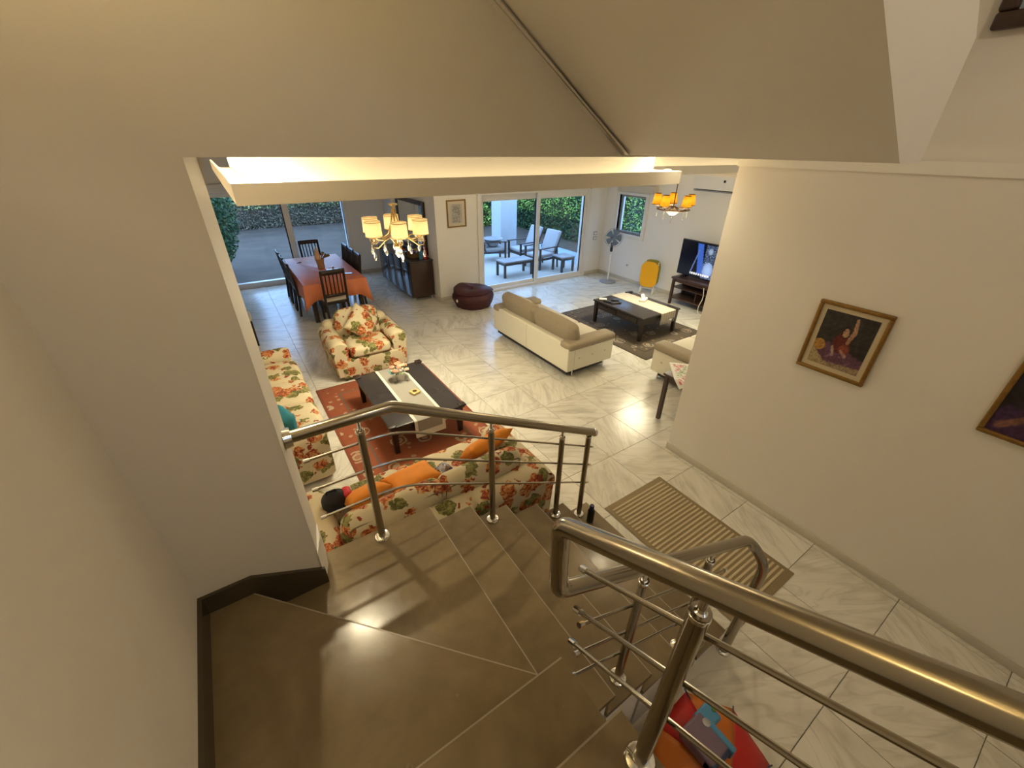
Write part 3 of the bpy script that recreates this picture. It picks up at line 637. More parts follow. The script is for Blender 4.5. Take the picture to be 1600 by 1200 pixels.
def floral_seat(name, label, cat, width, depth, nseat, loc, rz, back_h=0.80, cushions=True):
    o = thing(name, label, cat, loc, rz); W = width; D = depth; aw = 0.24; hw = W / 2
    B().rbox(0, D / 2 - 0.0, 0.19, W - 0.16, D - 0.04, 0.30, 0.035, 3).obj('base', 'floral_fabric', o)
    for sg in (-1, 1):
        rolled_arm(sg * (hw - aw / 2), 0.03, D - 0.05, aw, 0.62, sg).obj('arm', 'floral_fabric', o, 50)
        for yv in (0.08, D - 0.08): B().cyl((sg * (hw - 0.12), yv, 0), (sg * (hw - 0.12), yv, 0.07), 0.02, 0.028, 10).obj('foot', 'dark_wood', o)
    B().rbox(0, D - 0.14, 0.36, W - 0.10, 0.22, back_h - 0.72 + 0.56, 0.09, 4, rot=Matrix.Rotation(math.radians(-5), 3, 'X')).obj('backrest', 'floral_fabric', o, 50)
    iw = W - 2 * aw; cw = iw / nseat
    for k in range(nseat):
        xc = -iw / 2 + cw * (k + 0.5)
        B().rbox(xc, (D - 0.22) / 2 - 0.01, 0.42, cw - 0.005, D - 0.24, 0.17, 0.055, 4, puff=0.018, mid=4).obj('seat_cushion', 'floral_fabric', o, 60)
        if cushions:
            R3 = Matrix.Rotation(math.radians(-12), 3, 'X')
            bc = B().rbox(xc, D - 0.30, back_h - 0.21, cw + 0.02, 0.17, 0.46, 0.075, 4, puff=0.03, mid=4, rot=R3).obj('back_cushion', 'floral_fabric', o, 60)
            hx_, hz_ = cw / 2 - 0.02, 0.20
            for yy in (0.07,):
                ring = [(-hx_, yy, -hz_), (hx_, yy, -hz_), (hx_, yy, hz_), (-hx_, yy, hz_)]
                rp = fillet(ring + [ring[0], ring[1]], 0.05, 4)[7:-1]
                pts = [Vector(p) for p in fillet([ring[3], *ring, ring[0]], 0.05, 4)[1:-1]]
                B().tube([tuple((R3 @ p) + Vector((xc, D - 0.30, back_h - 0.21))) for p in pts], 0.006, 6, closed=True).obj('piping', 'piping', bc)
    return o
# single armchair facing the stairs
ac = floral_seat('armchair', 'single floral armchair beside the dining table, facing the stairs', 'armchair', 1.06, 0.92, 1, (1.34, 5.60, 0), 0.0, 0.84)
# sofa along the left wall (faces +x)
floral_seat('floral_sofa', 'long floral sofa along the left wall, half hidden behind the white wall edge', 'sofa', 2.34, 0.95, 3, (0.34, 4.80, 0), PI / 2, 0.84)
# sofa with its back to the stairs (faces +y)
floral_seat('floral_sofa', 'floral sofa with its back to the stairs, strewn with orange cushions', 'sofa', 1.90, 0.96, 2, (0.86, 2.92, 0), PI, 0.80)
def pillow(name, mat, label, cat, w, h, t_, loc, rot, group=None):
    def f(u, v, sg):
        a, b_ = 2 * u - 1, 2 * v - 1
        px = a * w / 2 * (1 - 0.10 * (1 - b_ * b_)); pz = b_ * h / 2 * (1 - 0.10 * (1 - a * a))
        return (px, sg * t_ / 2 * ((1 - a ** 4) * (1 - b_ ** 4)) ** 0.6, pz)
    b_ = B(); n = 14
    b_.grid(lambda u, v: f(u, v, 1), n, n); b_.grid(lambda u, v: f(u, v, -1), n, n)
    me = b_.mesh(name, mat, 70); bm = bmesh.new(); bm.from_mesh(me); bmesh.ops.remove_doubles(bm, verts=bm.verts, dist=0.0005); bmesh.ops.recalc_face_normals(bm, faces=bm.faces); bm.to_mesh(me); bm.free()
    o = bpy.data.objects.new(name, me); C.objects.link(o); o.location = loc; o.rotation_euler = rot
    return tag(o, label, cat, group)
pillow('throw_pillow', 'floral_fabric', 'square floral throw pillow standing on its corner in the armchair', 'cushion', 0.46, 0.46, 0.17, (1.36, 6.02, 0.70), (math.radians(-30), PI / 4, 0.0))
# orange cushions and clutter on the near sofa (its seat top is about 0.51)
pillow('throw_pillow', 'orange_fabric', 'orange cushion beside the black and red bag on the near sofa', 'cushion', 0.34, 0.36, 0.13, (0.37, 2.56, 0.64), (math.radians(55), 0.0, 0.15))
pillow('throw_pillow', 'orange_fabric', 'orange cushion in the middle of the near sofa, by the purple packet', 'cushion', 0.44, 0.34, 0.12, (0.76, 2.58, 0.60), (math.radians(80), 0.0, 0.10))
pillow('throw_pillow', 'orange_fabric', 'orange cushion at the right arm end of the near sofa', 'cushion', 0.46, 0.38, 0.14, (1.45, 2.55, 0.68), (math.radians(45), -0.15, 0.05))
bg_ = thing('bag', 'black and red bag lying at the left arm of the near sofa', 'bag', (0.16, 2.64, 0.53))
B().rbox(0, 0, 0.09, 0.17, 0.13, 0.17, 0.055, 4, puff=0.01, mid=2).obj('body', 'black_fabric', bg_, 60)
B().rbox(0.095, 0.0, 0.095, 0.07, 0.11, 0.14, 0.03, 4, mid=2).obj('pocket', 'red_fabric', bg_, 60)
B().tube([(-0.05, 0.0, 0.16), (-0.04, 0.0, 0.20), (0.02, 0.0, 0.20), (0.03, 0, 0.16)], 0.008, 8).obj('strap', 'black_fabric', bg_)
pk = thing('snack_packet', 'crumpled purple and silver packet on the near sofa', 'packet', (1.02, 2.58, 0.525), 0.5)
def crump(w, h, x0, zz):
    return lambda u, v: (x0 + w * (u - 0.5), h * (v - 0.5), zz + 0.045 * math.sin(PI * u) * math.sin(PI * v) + 0.010 * math.sin(17 * u + 9 * v))
B().grid(crump(0.24, 0.16, -0.02, 0.0), 12, 8).obj('foil', 'purple_foil', pk, 60, solid=0.004)
B().grid(crump(0.13, 0.11, 0.02, 0.035), 10, 8).obj('silver_patch', 'silver_foil', pk, 60, solid=0.003)
tb = thing('bag', 'teal cloth bag on the left floral sofa by the wall edge', 'bag', (-0.02, 4.02, 0.50), 0.3)
B().rbox(0, 0, 0.12, 0.16, 0.32, 0.24, 0.05, 4, puff=0.02, mid=3).obj('body', 'teal_fabric', tb, 60)
B().tube([(0.08, -0.10, 0.22), (0.10, -0.08, 0.15), (0.105, 0.0, 0.09), (0.10, 0.08, 0.15), (0.08, 0.10, 0.22)], 0.011, 8).obj('strap', 'cream_fabric', tb)
# ---- red rug and coffee table
def carpet(name, label, hx, hy, loc, mat, fringe=True):
    o = thing(name, label, 'rug', loc)
    B().rbox(0, 0, 0.005, 2 * hx, 2 * hy, 0.010, 0.004, 1).obj('pile', mat, o)
    return o
carpet('rug', 'red patterned oriental rug under the dark coffee table', 0.80, 1.30, (1.28, 4.30, 0), 'rug_red')
carpet('rug', 'dark taupe floral rug in front of the white sofa', 0.92, 1.22, (6.10, 4.98, 0), 'rug_taupe')
def low_table(name, label, w, d, h, loc, apron, ears):
    o = thing(name, label, 'coffee table', loc)
    B().rbox(0, 0, h - 0.016, w, d, 0.032, 0.012, 3).obj('table_top', 'table_top_dark', o)
    B().box(-w / 2 + 0.04, w / 2 - 0.04, -d / 2 + 0.04, -d / 2 + 0.065, h - 0.032 - apron, h - 0.032).obj('apron', 'dark_wood', o, 0)
    B().box(-w / 2 + 0.04, w / 2 - 0.04, d / 2 - 0.065, d / 2 - 0.04, h - 0.032 - apron, h - 0.032).obj('apron', 'dark_wood', o, 0)
    B().box(-w / 2 + 0.04, -w / 2 + 0.065, -d / 2 + 0.065, d / 2 - 0.065, h - 0.032 - apron, h - 0.032).obj('apron', 'dark_wood', o, 0)
    B().box(w / 2 - 0.065, w / 2 - 0.04, -d / 2 + 0.065, d / 2 - 0.065, h - 0.032 - apron, h - 0.032).obj('apron', 'dark_wood', o, 0)
    for sx in (-1, 1):
        for sy in (-1, 1):
            x, y = sx * (w / 2 - 0.055), sy * (d / 2 - 0.055)
            a = 0.034; b_ = 0.024
            B().add([(x - b_, y - b_, 0), (x + b_, y - b_, 0), (x + b_, y + b_, 0), (x - b_, y + b_, 0), (x - a, y - a, h - 0.032), (x + a, y - a, h - 0.032), (x + a, y + a, h - 0.032), (x - a, y + a, h - 0.032)],
                    [(3, 2, 1, 0), (4, 5, 6, 7), (0, 1, 5, 4), (1, 2, 6, 5), (2, 3, 7, 6), (3, 0, 4, 7)]).obj('leg', 'dark_wood', o, 0)
            if ears: B().rbox(sx * (w / 2 - 0.03), sy * (d / 2 - 0.03), h + 0.006, 0.085, 0.085, 0.026, 0.010, 2).obj('corner_block', 'dark_wood', o)
    return o
c1 = low_table('coffee_table', 'low dark coffee table with grey runner on the red rug', 0.90, 1.36, 0.37, (1.36, 4.32, 0.01), 0.10, True)
# runner down the middle of table 1, hanging over the near end
def runner(name, label, mat, w, y_far, y_near, h, drop_far, drop_near, loc, edge=None, tip=0.0):
    o = thing(name, label, 'table runner', loc)
    prof = []
    if drop_far: prof += [(y_far + 0.010, h - drop_far), (y_far + 0.010, h - 0.03), (y_far + 0.006, h - 0.004)]
    prof += [(y_far - 0.01, h + 0.003), ((y_far + y_near) / 2, h + 0.003), (y_near + 0.01, h + 0.003)]
    prof += [(y_near - 0.008, h - 0.004), (y_near - 0.012, h - 0.05), (y_near - 0.014, h - drop_near)]
    def strip(xa, xb, nm, m_, par, lift=0.0):
        n = 8
        def f(u, v):
            t_ = v * (len(prof) - 1); i = min(int(t_), len(prof) - 2); q = t_ - i
            y = prof[i][0] * (1 - q) + prof[i + 1][0] * q; z = prof[i][1] * (1 - q) + prof[i + 1][1] * q
            return (xa + (xb - xa) * u, y - (lift if i >= len(prof) - 3 else 0), z + (lift if i < len(prof) - 3 else 0) + (0.0))
        return B().grid(f, n, (len(prof) - 1) * 3).obj(nm, m_, par, 60, solid=0.003)
    strip(-w / 2, w / 2, 'cloth', mat, o)
    if edge:
        strip(-w / 2, -w / 2 + 0.035, 'border', edge, o, 0.0035); strip(w / 2 - 0.035, w / 2, 'border', edge, o, 0.0035)
    return o
r1 = runner('table_runner', 'grey table runner with pale borders on the coffee table over the red rug', 'runner_grey', 0.36, 0.68, -0.68, 0.37, 0.06, 0.20, (1.36, 4.32, 0.01), 'runner_edge')
bb = B().grid(lambda u, v: (-0.18 + 0.36 * u, -0.699 - 0.001, 0.36 - 0.13 - 0.075 * v), 6, 2).obj('border', 'runner_edge', r1, 0, solid=0.003)
# flower pot on it
fp = thing('flower_pot', 'small white pot of pink and peach artificial flowers', 'flower pot', (1.40, 4.62, 0.386))
B().lathe([(0.045, 0), (0.048, 0.005), (0.058, 0.10), (0.062, 0.105), (0.058, 0.11), (0.052, 0.10)], 18).obj('pot', 'ceramic_white', fp)
rnd = random.Random(3)
for k in range(22):
    a = rnd.uniform(0, 2 * PI); r = 0.105 * math.sqrt(rnd.random()); z = 0.155 + 0.06 * (1 - (r / 0.105) ** 2) + rnd.uniform(-0.01, 0.015)
    m_ = rnd.choice(['flower_pink', 'flower_peach', 'flower_peach', 'flower_pink']) if not (k < 4) else 'flower_teal'
    if k < 4: a = PI * 1.0 + rnd.uniform(-0.4, 0.4); r = 0.11; z = 0.13
    cx, cy = r * math.cos(a), r * math.sin(a)
    fl_ = B()
    for q in range(5):
        b_ = 2 * PI * q / 5 + k
        fl_.rbox(cx + 0.017 * math.cos(b_), cy + 0.017 * math.sin(b_), z, 0.030, 0.030, 0.020, 0.009, 1)
    fl_.rbox(cx, cy, z + 0.008, 0.03, 0.03, 0.024, 0.012, 2)
    o = fl_.obj('blossom', m_, fp, 80); o['kind'] = 'stuff'
lv = B()
for k in range(16):
    a = 2 * PI * k / 16 + rnd.uniform(-.2, .2); r0, r1_ = 0.05, rnd.uniform(0.11, 0.145); z = 0.115
    d = Vector((math.cos(a), math.sin(a), 0)); n_ = Vector((-d.y, d.x, 0)) * 0.016
    p0, pm, p1 = d * r0, d * (r0 + r1_) / 2, d * r1_
    lv.add([(p0.x, p0.y, z), (pm.x + n_.x, pm.y + n_.y, z + 0.02), (p1.x, p1.y, z + 0.005), (pm.x - n_.x, pm.y - n_.y, z + 0.02)], [(0, 1, 2, 3)])
o = lv.obj('leaves', 'leaf_green', fp, 0); o['kind'] = 'stuff'
bx = thing('trinket_box', 'small square gold tin on the grey runner', 'box', (1.42, 4.20, 0.386), 0.25)
B().rbox(0, 0, 0.013, 0.10, 0.10, 0.026, 0.006, 2).obj('body', 'gold_box', bx); B().lathe([(0.028, 0.026), (0.028, 0.029), (0.018, 0.030)], 14).obj('emblem', 'bronze', bx)
# decorative wire basket under the table
wb = thing('basket', 'pale woven ball basket under the coffee table on the red rug', 'basket', (1.62, 3.98, 0.02))
for k in range(8):
    a = PI * k / 8
    B().tube([(0.11 * math.sin(q) * math.cos(a), 0.11 * math.sin(q) * math.sin(a), 0.105 + 0.10 * math.cos(q)) for q in [2 * PI * i / 20 for i in range(20)]], 0.006, 6, closed=True).obj('hoop', 'paper_white', wb)
# ---- dining set
tx, ty = 1.51, 9.37; tw_, td_ = 1.10, 2.34
dt = thing('dining_table', 'long dining table under an orange cloth by the garden window', 'table', (tx, ty, 0))
B().rbox(0, 0, 0.735, tw_, td_, 0.04, 0.01, 2).obj('table_top', 'dark_wood', dt)
for sx in (-1, 1):
    for sy in (-1, 1): B().box(sx * 0.44 - 0.04, sx * 0.44 + 0.04, sy * 1.06 - 0.04, sy * 1.06 + 0.04, 0, 0.715, 0.006, 1).obj('leg', 'dark_wood', dt)
cl = B(); nu = 120; ring = []
hw_, hd_ = tw_ / 2 + 0.006, td_ / 2 + 0.006
per = [(-hw_, -hd_), (hw_, -hd_), (hw_, hd_), (-hw_, hd_)]
def perim(t_):
    e = t_ * 4; i = int(e) % 4; q = e - int(e); a, b_ = per[i], per[(i + 1) % 4]; return (a[0] + (b_[0] - a[0]) * q, a[1] + (b_[1] - a[1]) * q, q)
rows = [(0.0, 0.759), (0.003, 0.757), (0.006, 0.74), (0.02, 0.60), (0.035, 0.46)]
vs = []
for (off, z) in rows:
    for k in range(nu):
        x, y, q = perim(k / nu); corner = min(q, 1 - q); cf = max(0, 1 - corner / 0.16)
        s_ = off * (1 + 0.5 * math.sin(k * 0.9) + 0.7 * cf); zz = z if z > 0.7 else z - (0.757 - z) * 0.62 * cf ** 1.3
        L_ = math.hypot(x, y); vs.append((x + math.copysign(s_, x) * (1 if abs(abs(x) - hw_) < 0.02 or cf > 0 else 0), y + math.copysign(s_, y) * (1 if abs(abs(y) - hd_) < 0.02 or cf > 0 else 0), zz))
fs = [(i * nu + k, i * nu + (k + 1) % nu, (i + 1) * nu + (k + 1) % nu, (i + 1) * nu + k) for i in range(len(rows) - 1) for k in range(nu)]
fs.append(tuple(range(nu)))
tag(at(cl.add(vs, fs).obj('tablecloth', 'tablecloth_orange', None, 50, solid=0.003), (tx, ty, 0.0)), 'orange tablecloth draped over the dining table', 'tablecloth')
def slat_chair():
    o = thing('dining_chair', 'x', 'chair', group='slat back dining chairs at the orange table')
    w, d = 0.44, 0.44                       # front +y, back -y
    B().rbox(0, 0.02, 0.465, w, d, 0.05, 0.02, 3, puff=0.008, mid=2).obj('seat', 'cream_fabric', o, 60)
    B().box(-w / 2, w / 2, -0.20, 0.235, 0.385, 0.44, 0.006, 1).obj('seat_frame', 'dark_wood', o)
    for sx in (-1, 1):
        x = sx * (w / 2 - 0.02)
        B().box(x - 0.02, x + 0.02, 0.195, 0.235, 0, 0.39).obj('leg', 'dark_wood', o, 0)
        B().tube([(x, -0.245, 0.0), (x, -0.205, 0.40), (x, -0.215, 0.60), (x, -0.27, 1.03)], 0.023, 8).obj('leg', 'dark_wood', o)
    B().grid(lambda u, v: (-w / 2 + 0.005 + (w - 0.01) * u, -0.257 - 0.018 * math.sin(PI * u) - 0.013 * v, 0.955 + 0.085 * v), 8, 1).obj('top_rail', 'dark_wood', o, 60, solid=0.028)
    B().grid(lambda u, v: (-w / 2 + 0.02 + (w - 0.04) * u, -0.216 - 0.014 * math.sin(PI * u), 0.535 + 0.05 * v), 8, 1).obj('lower_rail', 'dark_wood', o, 60, solid=0.022)
    for k in range(5):
        x = -0.135 + 0.0675 * k; c_ = 0.015 * (1 - (x / 0.2) ** 2)
        B().tube([(x, -0.214 - c_, 0.56), (x, -0.228 - c_, 0.72), (x, -0.262 - c_, 0.97)], 0.0125, 6).obj('slat', 'dark_wood', o)
    return o
ch0 = slat_chair()
spots = [((1.43, 8.24), 0.05, 'slat back dining chair at the near end of the orange table, behind the armchair'),
         ((1.60, 10.72), PI, 'slat back dining chair at the far end of the orange table, by the window'),
         ((1.10, 10.08), -PI / 2, 'dining chair on the left side of the orange table, closest to the window'),
         ((1.10, 9.53), -PI / 2, 'middle dining chair of three on the left side of the orange table'),
         ((1.10, 9.00), -PI / 2, 'dining chair on the left side of the orange table, farthest from the window'),
         ((1.94, 10.10), PI / 2, 'dining chair on the sideboard side of the orange table, closest to the window'),
         ((1.94, 9.60), PI / 2, 'middle dining chair of three on the sideboard side of the orange table'),
         ((1.94, 9.10), PI / 2, 'dining chair on the sideboard side of the orange table, farthest from the window')]
for i, ((x, y), a, lb) in enumerate(spots):
    if i == 0: at(ch0, (x, y, 0), a); ch0['label'] = lb
    else: copy_tree(ch0, lb, (x, y, 0), a)
e = copy_tree(ch0, 'cream seated dark chair against the left wall, cut off by the wall edge', (-0.23, 7.92, 0), -PI / 2); e['group'] = 'dark chairs along the left wall'
e = copy_tree(ch0, 'dark chair against the left wall nearest the garden window', (-0.29, 8.95, 0), -PI / 2); e['group'] = 'dark chairs along the left wall'
# things on the table
vz = 0.762
pc = thing('vase', 'kraft paper wrapped vase with dried stems on the orange cloth', 'vase', (1.50, 9.30, vz))
B().lathe([(0.06, 0), (0.07, 0.01), (0.065, 0.10), (0.085, 0.20), (0.08, 0.20), (0.055, 0.10)], 16).obj('pot', 'kraft', pc)
B().lathe([(0.03, 0.05), (0.06, 0.19), (0.055, 0.27), (0.03, 0.37), (0.006, 0.43)], 9, (-0.03, 0.02, 0)).obj('paper_cone', 'flower_peach', pc)
for k, (dx, dy, dz) in enumerate(((0.14, -0.02, 0.28), (0.20, 0.02, 0.25), (0.10, 0.06, 0.31), (-0.08, 0.03, 0.30))):
    B().tube([(0.0, 0, 0.12), (dx * 0.4, dy * 0.4, 0.2), (dx, dy, dz)], [0.004, 0.006, 0.03 if k < 3 else 0.02], 6).obj('dried_stem', 'wicker', pc)
dsh = thing('plate', 'pale round plate beside the vase on the orange cloth', 'plate', (1.66, 9.08, vz))
B().lathe([(0.05, 0), (0.09, 0.006), (0.12, 0.018), (0.115, 0.02), (0.085, 0.011), (0.01, 0.009)], 24).obj('dish', 'ceramic_white', dsh)
B().lathe([(0.02, 0.009), (0.022, 0.05), (0.012, 0.06), (0.012, 0.075)], 12, (0.02, 0, 0)).obj('shaker', 'chrome', dsh)
ph = thing('phone', 'black phone lying at the sideboard edge of the orange cloth', 'phone', (1.86, 8.62, vz), 1.2)
B().rbox(0, 0, 0.005, 0.075, 0.155, 0.010, 0.004, 2).obj('body', 'black_plastic', ph); B().box(-0.034, 0.034, -0.072, 0.072, 0.0101, 0.0108).obj('screen', 'cabinet_gloss', ph, 0)
kc = thing('key_ring', 'tiny dark key ring on the far left of the orange cloth', 'keys', (1.16, 10.02, vz), 0.4)
B().tube([(0.022 * math.cos(2 * PI * i / 12), 0.022 * math.sin(2 * PI * i / 12), 0.004) for i in range(12)], 0.003, 6, closed=True).obj('ring', 'chrome', kc); B().rbox(0.05, 0, 0.008, 0.06, 0.03, 0.014, 0.005, 2).obj('fob', 'black_plastic', kc)
# ---- sideboard with mirror
sb = thing('sideboard', 'dark glossy sideboard on short metal feet under the mirror', 'sideboard', (3.36, 9.47, 0))
B().box(-0.26, 0.24, -1.02, 1.02, 0.09, 0.84, 0.006, 1).obj('body', 'brown_wood', sb)
B().box(-0.28, 0.25, -1.04, 1.04, 0.84, 0.868, 0.006, 1).obj('top', 'table_top_dark', sb)
for k in range(4):
    y0 = -1.0 + 0.5 * k
    d_ = B().box(-0.278, -0.26, y0 + 0.004, y0 + 0.496, 0.10, 0.83, 0.004, 1).obj('cabinet_door', 'cabinet_gloss', sb)
    hy = y0 + (0.45 if k % 2 == 0 else 0.05)
    B().cyl((-0.295, hy, 0.46), (-0.295, hy, 0.62), 0.006, n=8).obj('handle', 'black_plastic', d_)
for yy in (-0.95, 0.95):
    for xx in (-0.21, 0.19): B().lathe([(0.018, 0), (0.022, 0.01), (0.022, 0.09)], 12, (xx, yy, 0)).obj('foot', 'chrome', sb)
mr = thing('mirror', 'large dark framed mirror above the sideboard', 'mirror', (XM - 0.035, 9.50, 0.90))
B().box(-0.02, 0.03, -0.82, -0.74, 0, 1.08, 0.004, 1).obj('frame_side', 'brown_wood', mr); B().box(-0.02, 0.03, 0.74, 0.82, 0, 1.08, 0.004, 1).obj('frame_side', 'brown_wood', mr)
B().box(-0.02, 0.03, -0.74, 0.74, 1.00, 1.08, 0.004, 1).obj('frame_top', 'brown_wood', mr); B().box(-0.02, 0.03, -0.74, 0.74, 0, 0.08, 0.004, 1).obj('frame_bottom', 'brown_wood', mr)
B().box(0.0, 0.02, -0.74, 0.74, 0.08, 1.00).obj('mirror_glass', 'mirror_glass', mr, 0)
zt = 0.868
bk = thing('basket', 'round wicker basket of odds and ends on the sideboard', 'basket', (3.36, 8.85, zt))
B().lathe([(0.12, 0), (0.15, 0.03), (0.165, 0.10), (0.17, 0.11), (0.155, 0.10), (0.13, 0.02)], 20).obj('bowl', 'wicker', bk)
for k, (m_, dx, dy, r) in enumerate((('red_fabric', -0.05, 0.02, .05), ('toy_yellow', 0.06, 0.05, .045), ('silver_foil', 0.03, -0.06, .05), ('purple_foil', -0.04, -0.07, .045))):
    B().rbox(dx, dy, 0.10 + 0.02 * (k % 2), 2 * r, 2 * r, 2 * r, r * 0.8, 3).obj('packet', m_, bk, 60)
def bottle(label, mat, x, y, h, r):
    o = thing('bottle', label, 'bottle', (x, y, zt), group='bottles and jars on the sideboard')
    B().lathe([(r, 0), (r, h * 0.6), (r * 0.4, h * 0.75), (r * 0.38, h * 0.9)], 14).obj('body', mat, o); B().lathe([(r * 0.45, h * 0.9), (r * 0.45, h)], 12).obj('cap', 'red_fabric', o)
bottle('red capped bottle at the pillar end of the sideboard', 'toy_red', 3.50, 8.58, 0.26, 0.04)
bottle('pale blue bottle on the sideboard beside the basket', 'toy_blue', 3.42, 8.62, 0.22, 0.045)
bottle('dark bottle on the sideboard behind the basket', 'dark_wood', 3.50, 9.12, 0.30, 0.04)
bottle('small silver jar on the sideboard by the basket', 'silver_foil', 3.22, 9.08, 0.14, 0.05)
# ---- beanbag
b_ = B(); nu, nv = 40, 18; vs = []
for j in range(nv + 1):
    t_ = j / nv
    for i in range(nu):
        a = 2 * PI * i / nu
        prof_r = (0.36 + 0.085 * math.sin(PI * min(1, t_ * 1.4))) if t_ < 0.62 else 0.43 * math.cos((t_ - 0.62) / 0.38 * PI / 2) ** 0.55
        z = 0.36 * math.sin(t_ * PI / 2) ** 0.9 if t_ < 0.62 else 0.305 + 0.09 * math.sin((t_ - 0.62) / 0.38 * PI / 2)
        wr = 1 + 0.02 * math.sin(5 * a + 6 * t_) + 0.012 * math.sin(11 * a - 9 * t_)
        hump = 0.06 * math.exp(-((a - 2.2) ** 2) / 0.6) + 0.05 * math.exp(-((a - 5.0) ** 2) / 0.5)
        z2 = z + (hump - 0.05 * max(0, 1 - abs(prof_r) / 0.25)) * (t_ > 0.5) * min(1, (t_ - 0.5) * 3)
        vs.append((prof_r * wr * math.cos(a), prof_r * wr * math.sin(a), max(0.0, z2)))
fs = [(j * nu + i, j * nu + (i + 1) % nu, (j + 1) * nu + (i + 1) % nu, (j + 1) * nu + i) for j in range(nv) for i in range(nu)] + [tuple(reversed(range(nu)))]
bz = thing('beanbag', 'maroon leather beanbag seat by the sliding door', 'beanbag', (4.12, 7.62, 0))
B().add(vs, fs).obj('body', 'maroon_leather', bz, 60)
B().tube([(0.442 * math.cos(2 * PI * i / 40), 0.442 * math.sin(2 * PI * i / 40), 0.235 + 0.012 * math.sin(10 * PI * i / 40)) for i in range(40)], 0.006, 6, closed=True).obj('seam', 'maroon_leather', bz)
B().box(-0.455, -0.435, -0.13, -0.09, 0.17, 0.22).obj('tag', 'paper_white', bz, 0)
# ---- white leather sofas. local: width along x, front -y
def white_sofa(name, label, W, loc, rz, n):
    o = thing(name, label, 'sofa', loc, rz); D = 0.90; hw = W / 2
    B().box(-hw + 0.07, hw - 0.07, 0.08, D - 0.05, 0.05, 0.14).obj('plinth', 'black_plastic', o, 0)
    B().rbox(0, 0.44, 0.24, W - 0.36, 0.84, 0.22, 0.02, 2).obj('seat_base', 'white_leather', o)
    B().rbox(0, D - 0.06, 0.335, W, 0.13, 0.42, 0.018, 2).obj('back_panel', 'white_leather', o)
    B().box(-0.004, 0.004, D + 0.0, D + 0.008, 0.14, 0.54).obj('seam', 'cream_fabric', o, 0)
    for sg in (-1, 1):
        x = sg * (hw - 0.10)
        ap = B().rbox(x, 0.3825, 0.30, 0.20, 0.785, 0.35, 0.018, 2).obj('arm', 'white_leather', o)
        B().rbox(x, 0.44, 0.515, 0.25, 0.92, 0.11, 0.045, 4, puff=0.012, mid=3).obj('arm_cushion', 'taupe_fabric', o, 60)
        for k in range(3): B().rbox(x + sg * 0.100, 0.16 + 0.26 * k, 0.31, 0.012, 0.026, 0.026, 0.005, 2).obj('button', 'cream_fabric', ap)
        for yy in (0.10, D - 0.16):
            B().tube([(x - 0.03, yy, 0.14), (x - 0.03, yy, 0.012), (x + 0.04, yy, 0.012), (x + 0.04, yy, 0.14)], 0.011, 8).obj('foot', 'chrome', o)
    iw = W - 0.42; cw = iw / n
    for k in range(n):
        xc = -iw / 2 + cw * (k + 0.5)
        B().rbox(xc, 0.38, 0.42, cw - 0.006, 0.74, 0.16, 0.05, 4, puff=0.015, mid=3).obj('seat_cushion', 'cream_fabric', o, 60)
    m_ = 2 if n > 1 else 1
    for k in range(m_):
        cw2 = (W - 0.16) / m_; xc = -(W - 0.16) / 2 + cw2 * (k + 0.5)
        R3 = Matrix.Rotation(math.radians(-14), 3, 'X')
        B().rbox(xc, D - 0.21, 0.62, cw2 - 0.02, 0.19, 0.36, 0.08, 4, puff=0.03, mid=4, rot=R3).obj('back_cushion', 'taupe_fabric', o, 60)
        R4 = Matrix.Rotation(math.radians(-24), 3, 'X')
        B().rbox(xc + 0.1, D - 0.36, 0.60, cw2 * 0.48, 0.14, 0.30, 0.06, 4, puff=0.03, mid=3, rot=R4).obj('small_cushion', 'cream_fabric', o, 60)
    return o
white_sofa('leather_sofa', 'long white leather sofa with taupe cushions, back to the red rug', 2.06, (4.55, 4.98, 0), PI / 2, 3)
white_sofa('leather_sofa', 'white leather sofa with taupe arm mostly hidden behind the right wall', 1.60, (5.58, 3.36, 0), PI, 2)
# ---- TV corner coffee table
c2 = low_table('coffee_table', 'dark wooden coffee table with striped runner on the taupe rug', 1.02, 1.24, 0.45, (6.12, 4.90, 0.01), 0.13, False)
for k in range(2):
    kn = B().rbox(-0.475 , -0.25 + 0.5 * k, 0.345, 0.02, 0.44, 0.10, 0.004, 1).obj('drawer', 'dark_wood', c2)
    B().lathe([(0.006, 0), (0.012, 0.012), (0.010, 0.018)], 10, (0, 0, 0)).obj('knob', 'bronze', kn).matrix_local = Matrix.Translation((-0.485, -0.25 + 0.5 * k, 0.345)) @ Matrix.Rotation(-PI / 2, 4, 'Y')
r2 = runner('table_runner', 'cream striped runner with lace end on the coffee table by the television', 'runner_striped', 0.40, 0.62, -0.62, 0.45, 0.10, 0.14, (6.28, 4.90, 0.01))
for k in range(14): B().cyl((-0.19 + 0.029 * k, -0.634, 0.31), (-0.19 + 0.029 * k, -0.634, 0.235), 0.0035, 0.002, 5).obj('tassel', 'paper_white', r2)
ct = 0.463
tsx = thing('tissue_box', 'white tissue packet with a tissue sticking up on the striped runner', 'tissues', (6.36, 4.93, ct + 0.004), 0.4)
B().rbox(0, 0, 0.025, 0.20, 0.11, 0.05, 0.014, 2).obj('packet', 'paper_white', tsx)
B().grid(lambda u, v: (-0.07 + 0.14 * u, 0.02 * math.sin(6 * u) + 0.03 * v, 0.045 + 0.085 * v * (0.5 + 0.5 * math.sin(PI * u))), 8, 5).obj('tissue', 'paper_white', tsx, 60, solid=0.002)
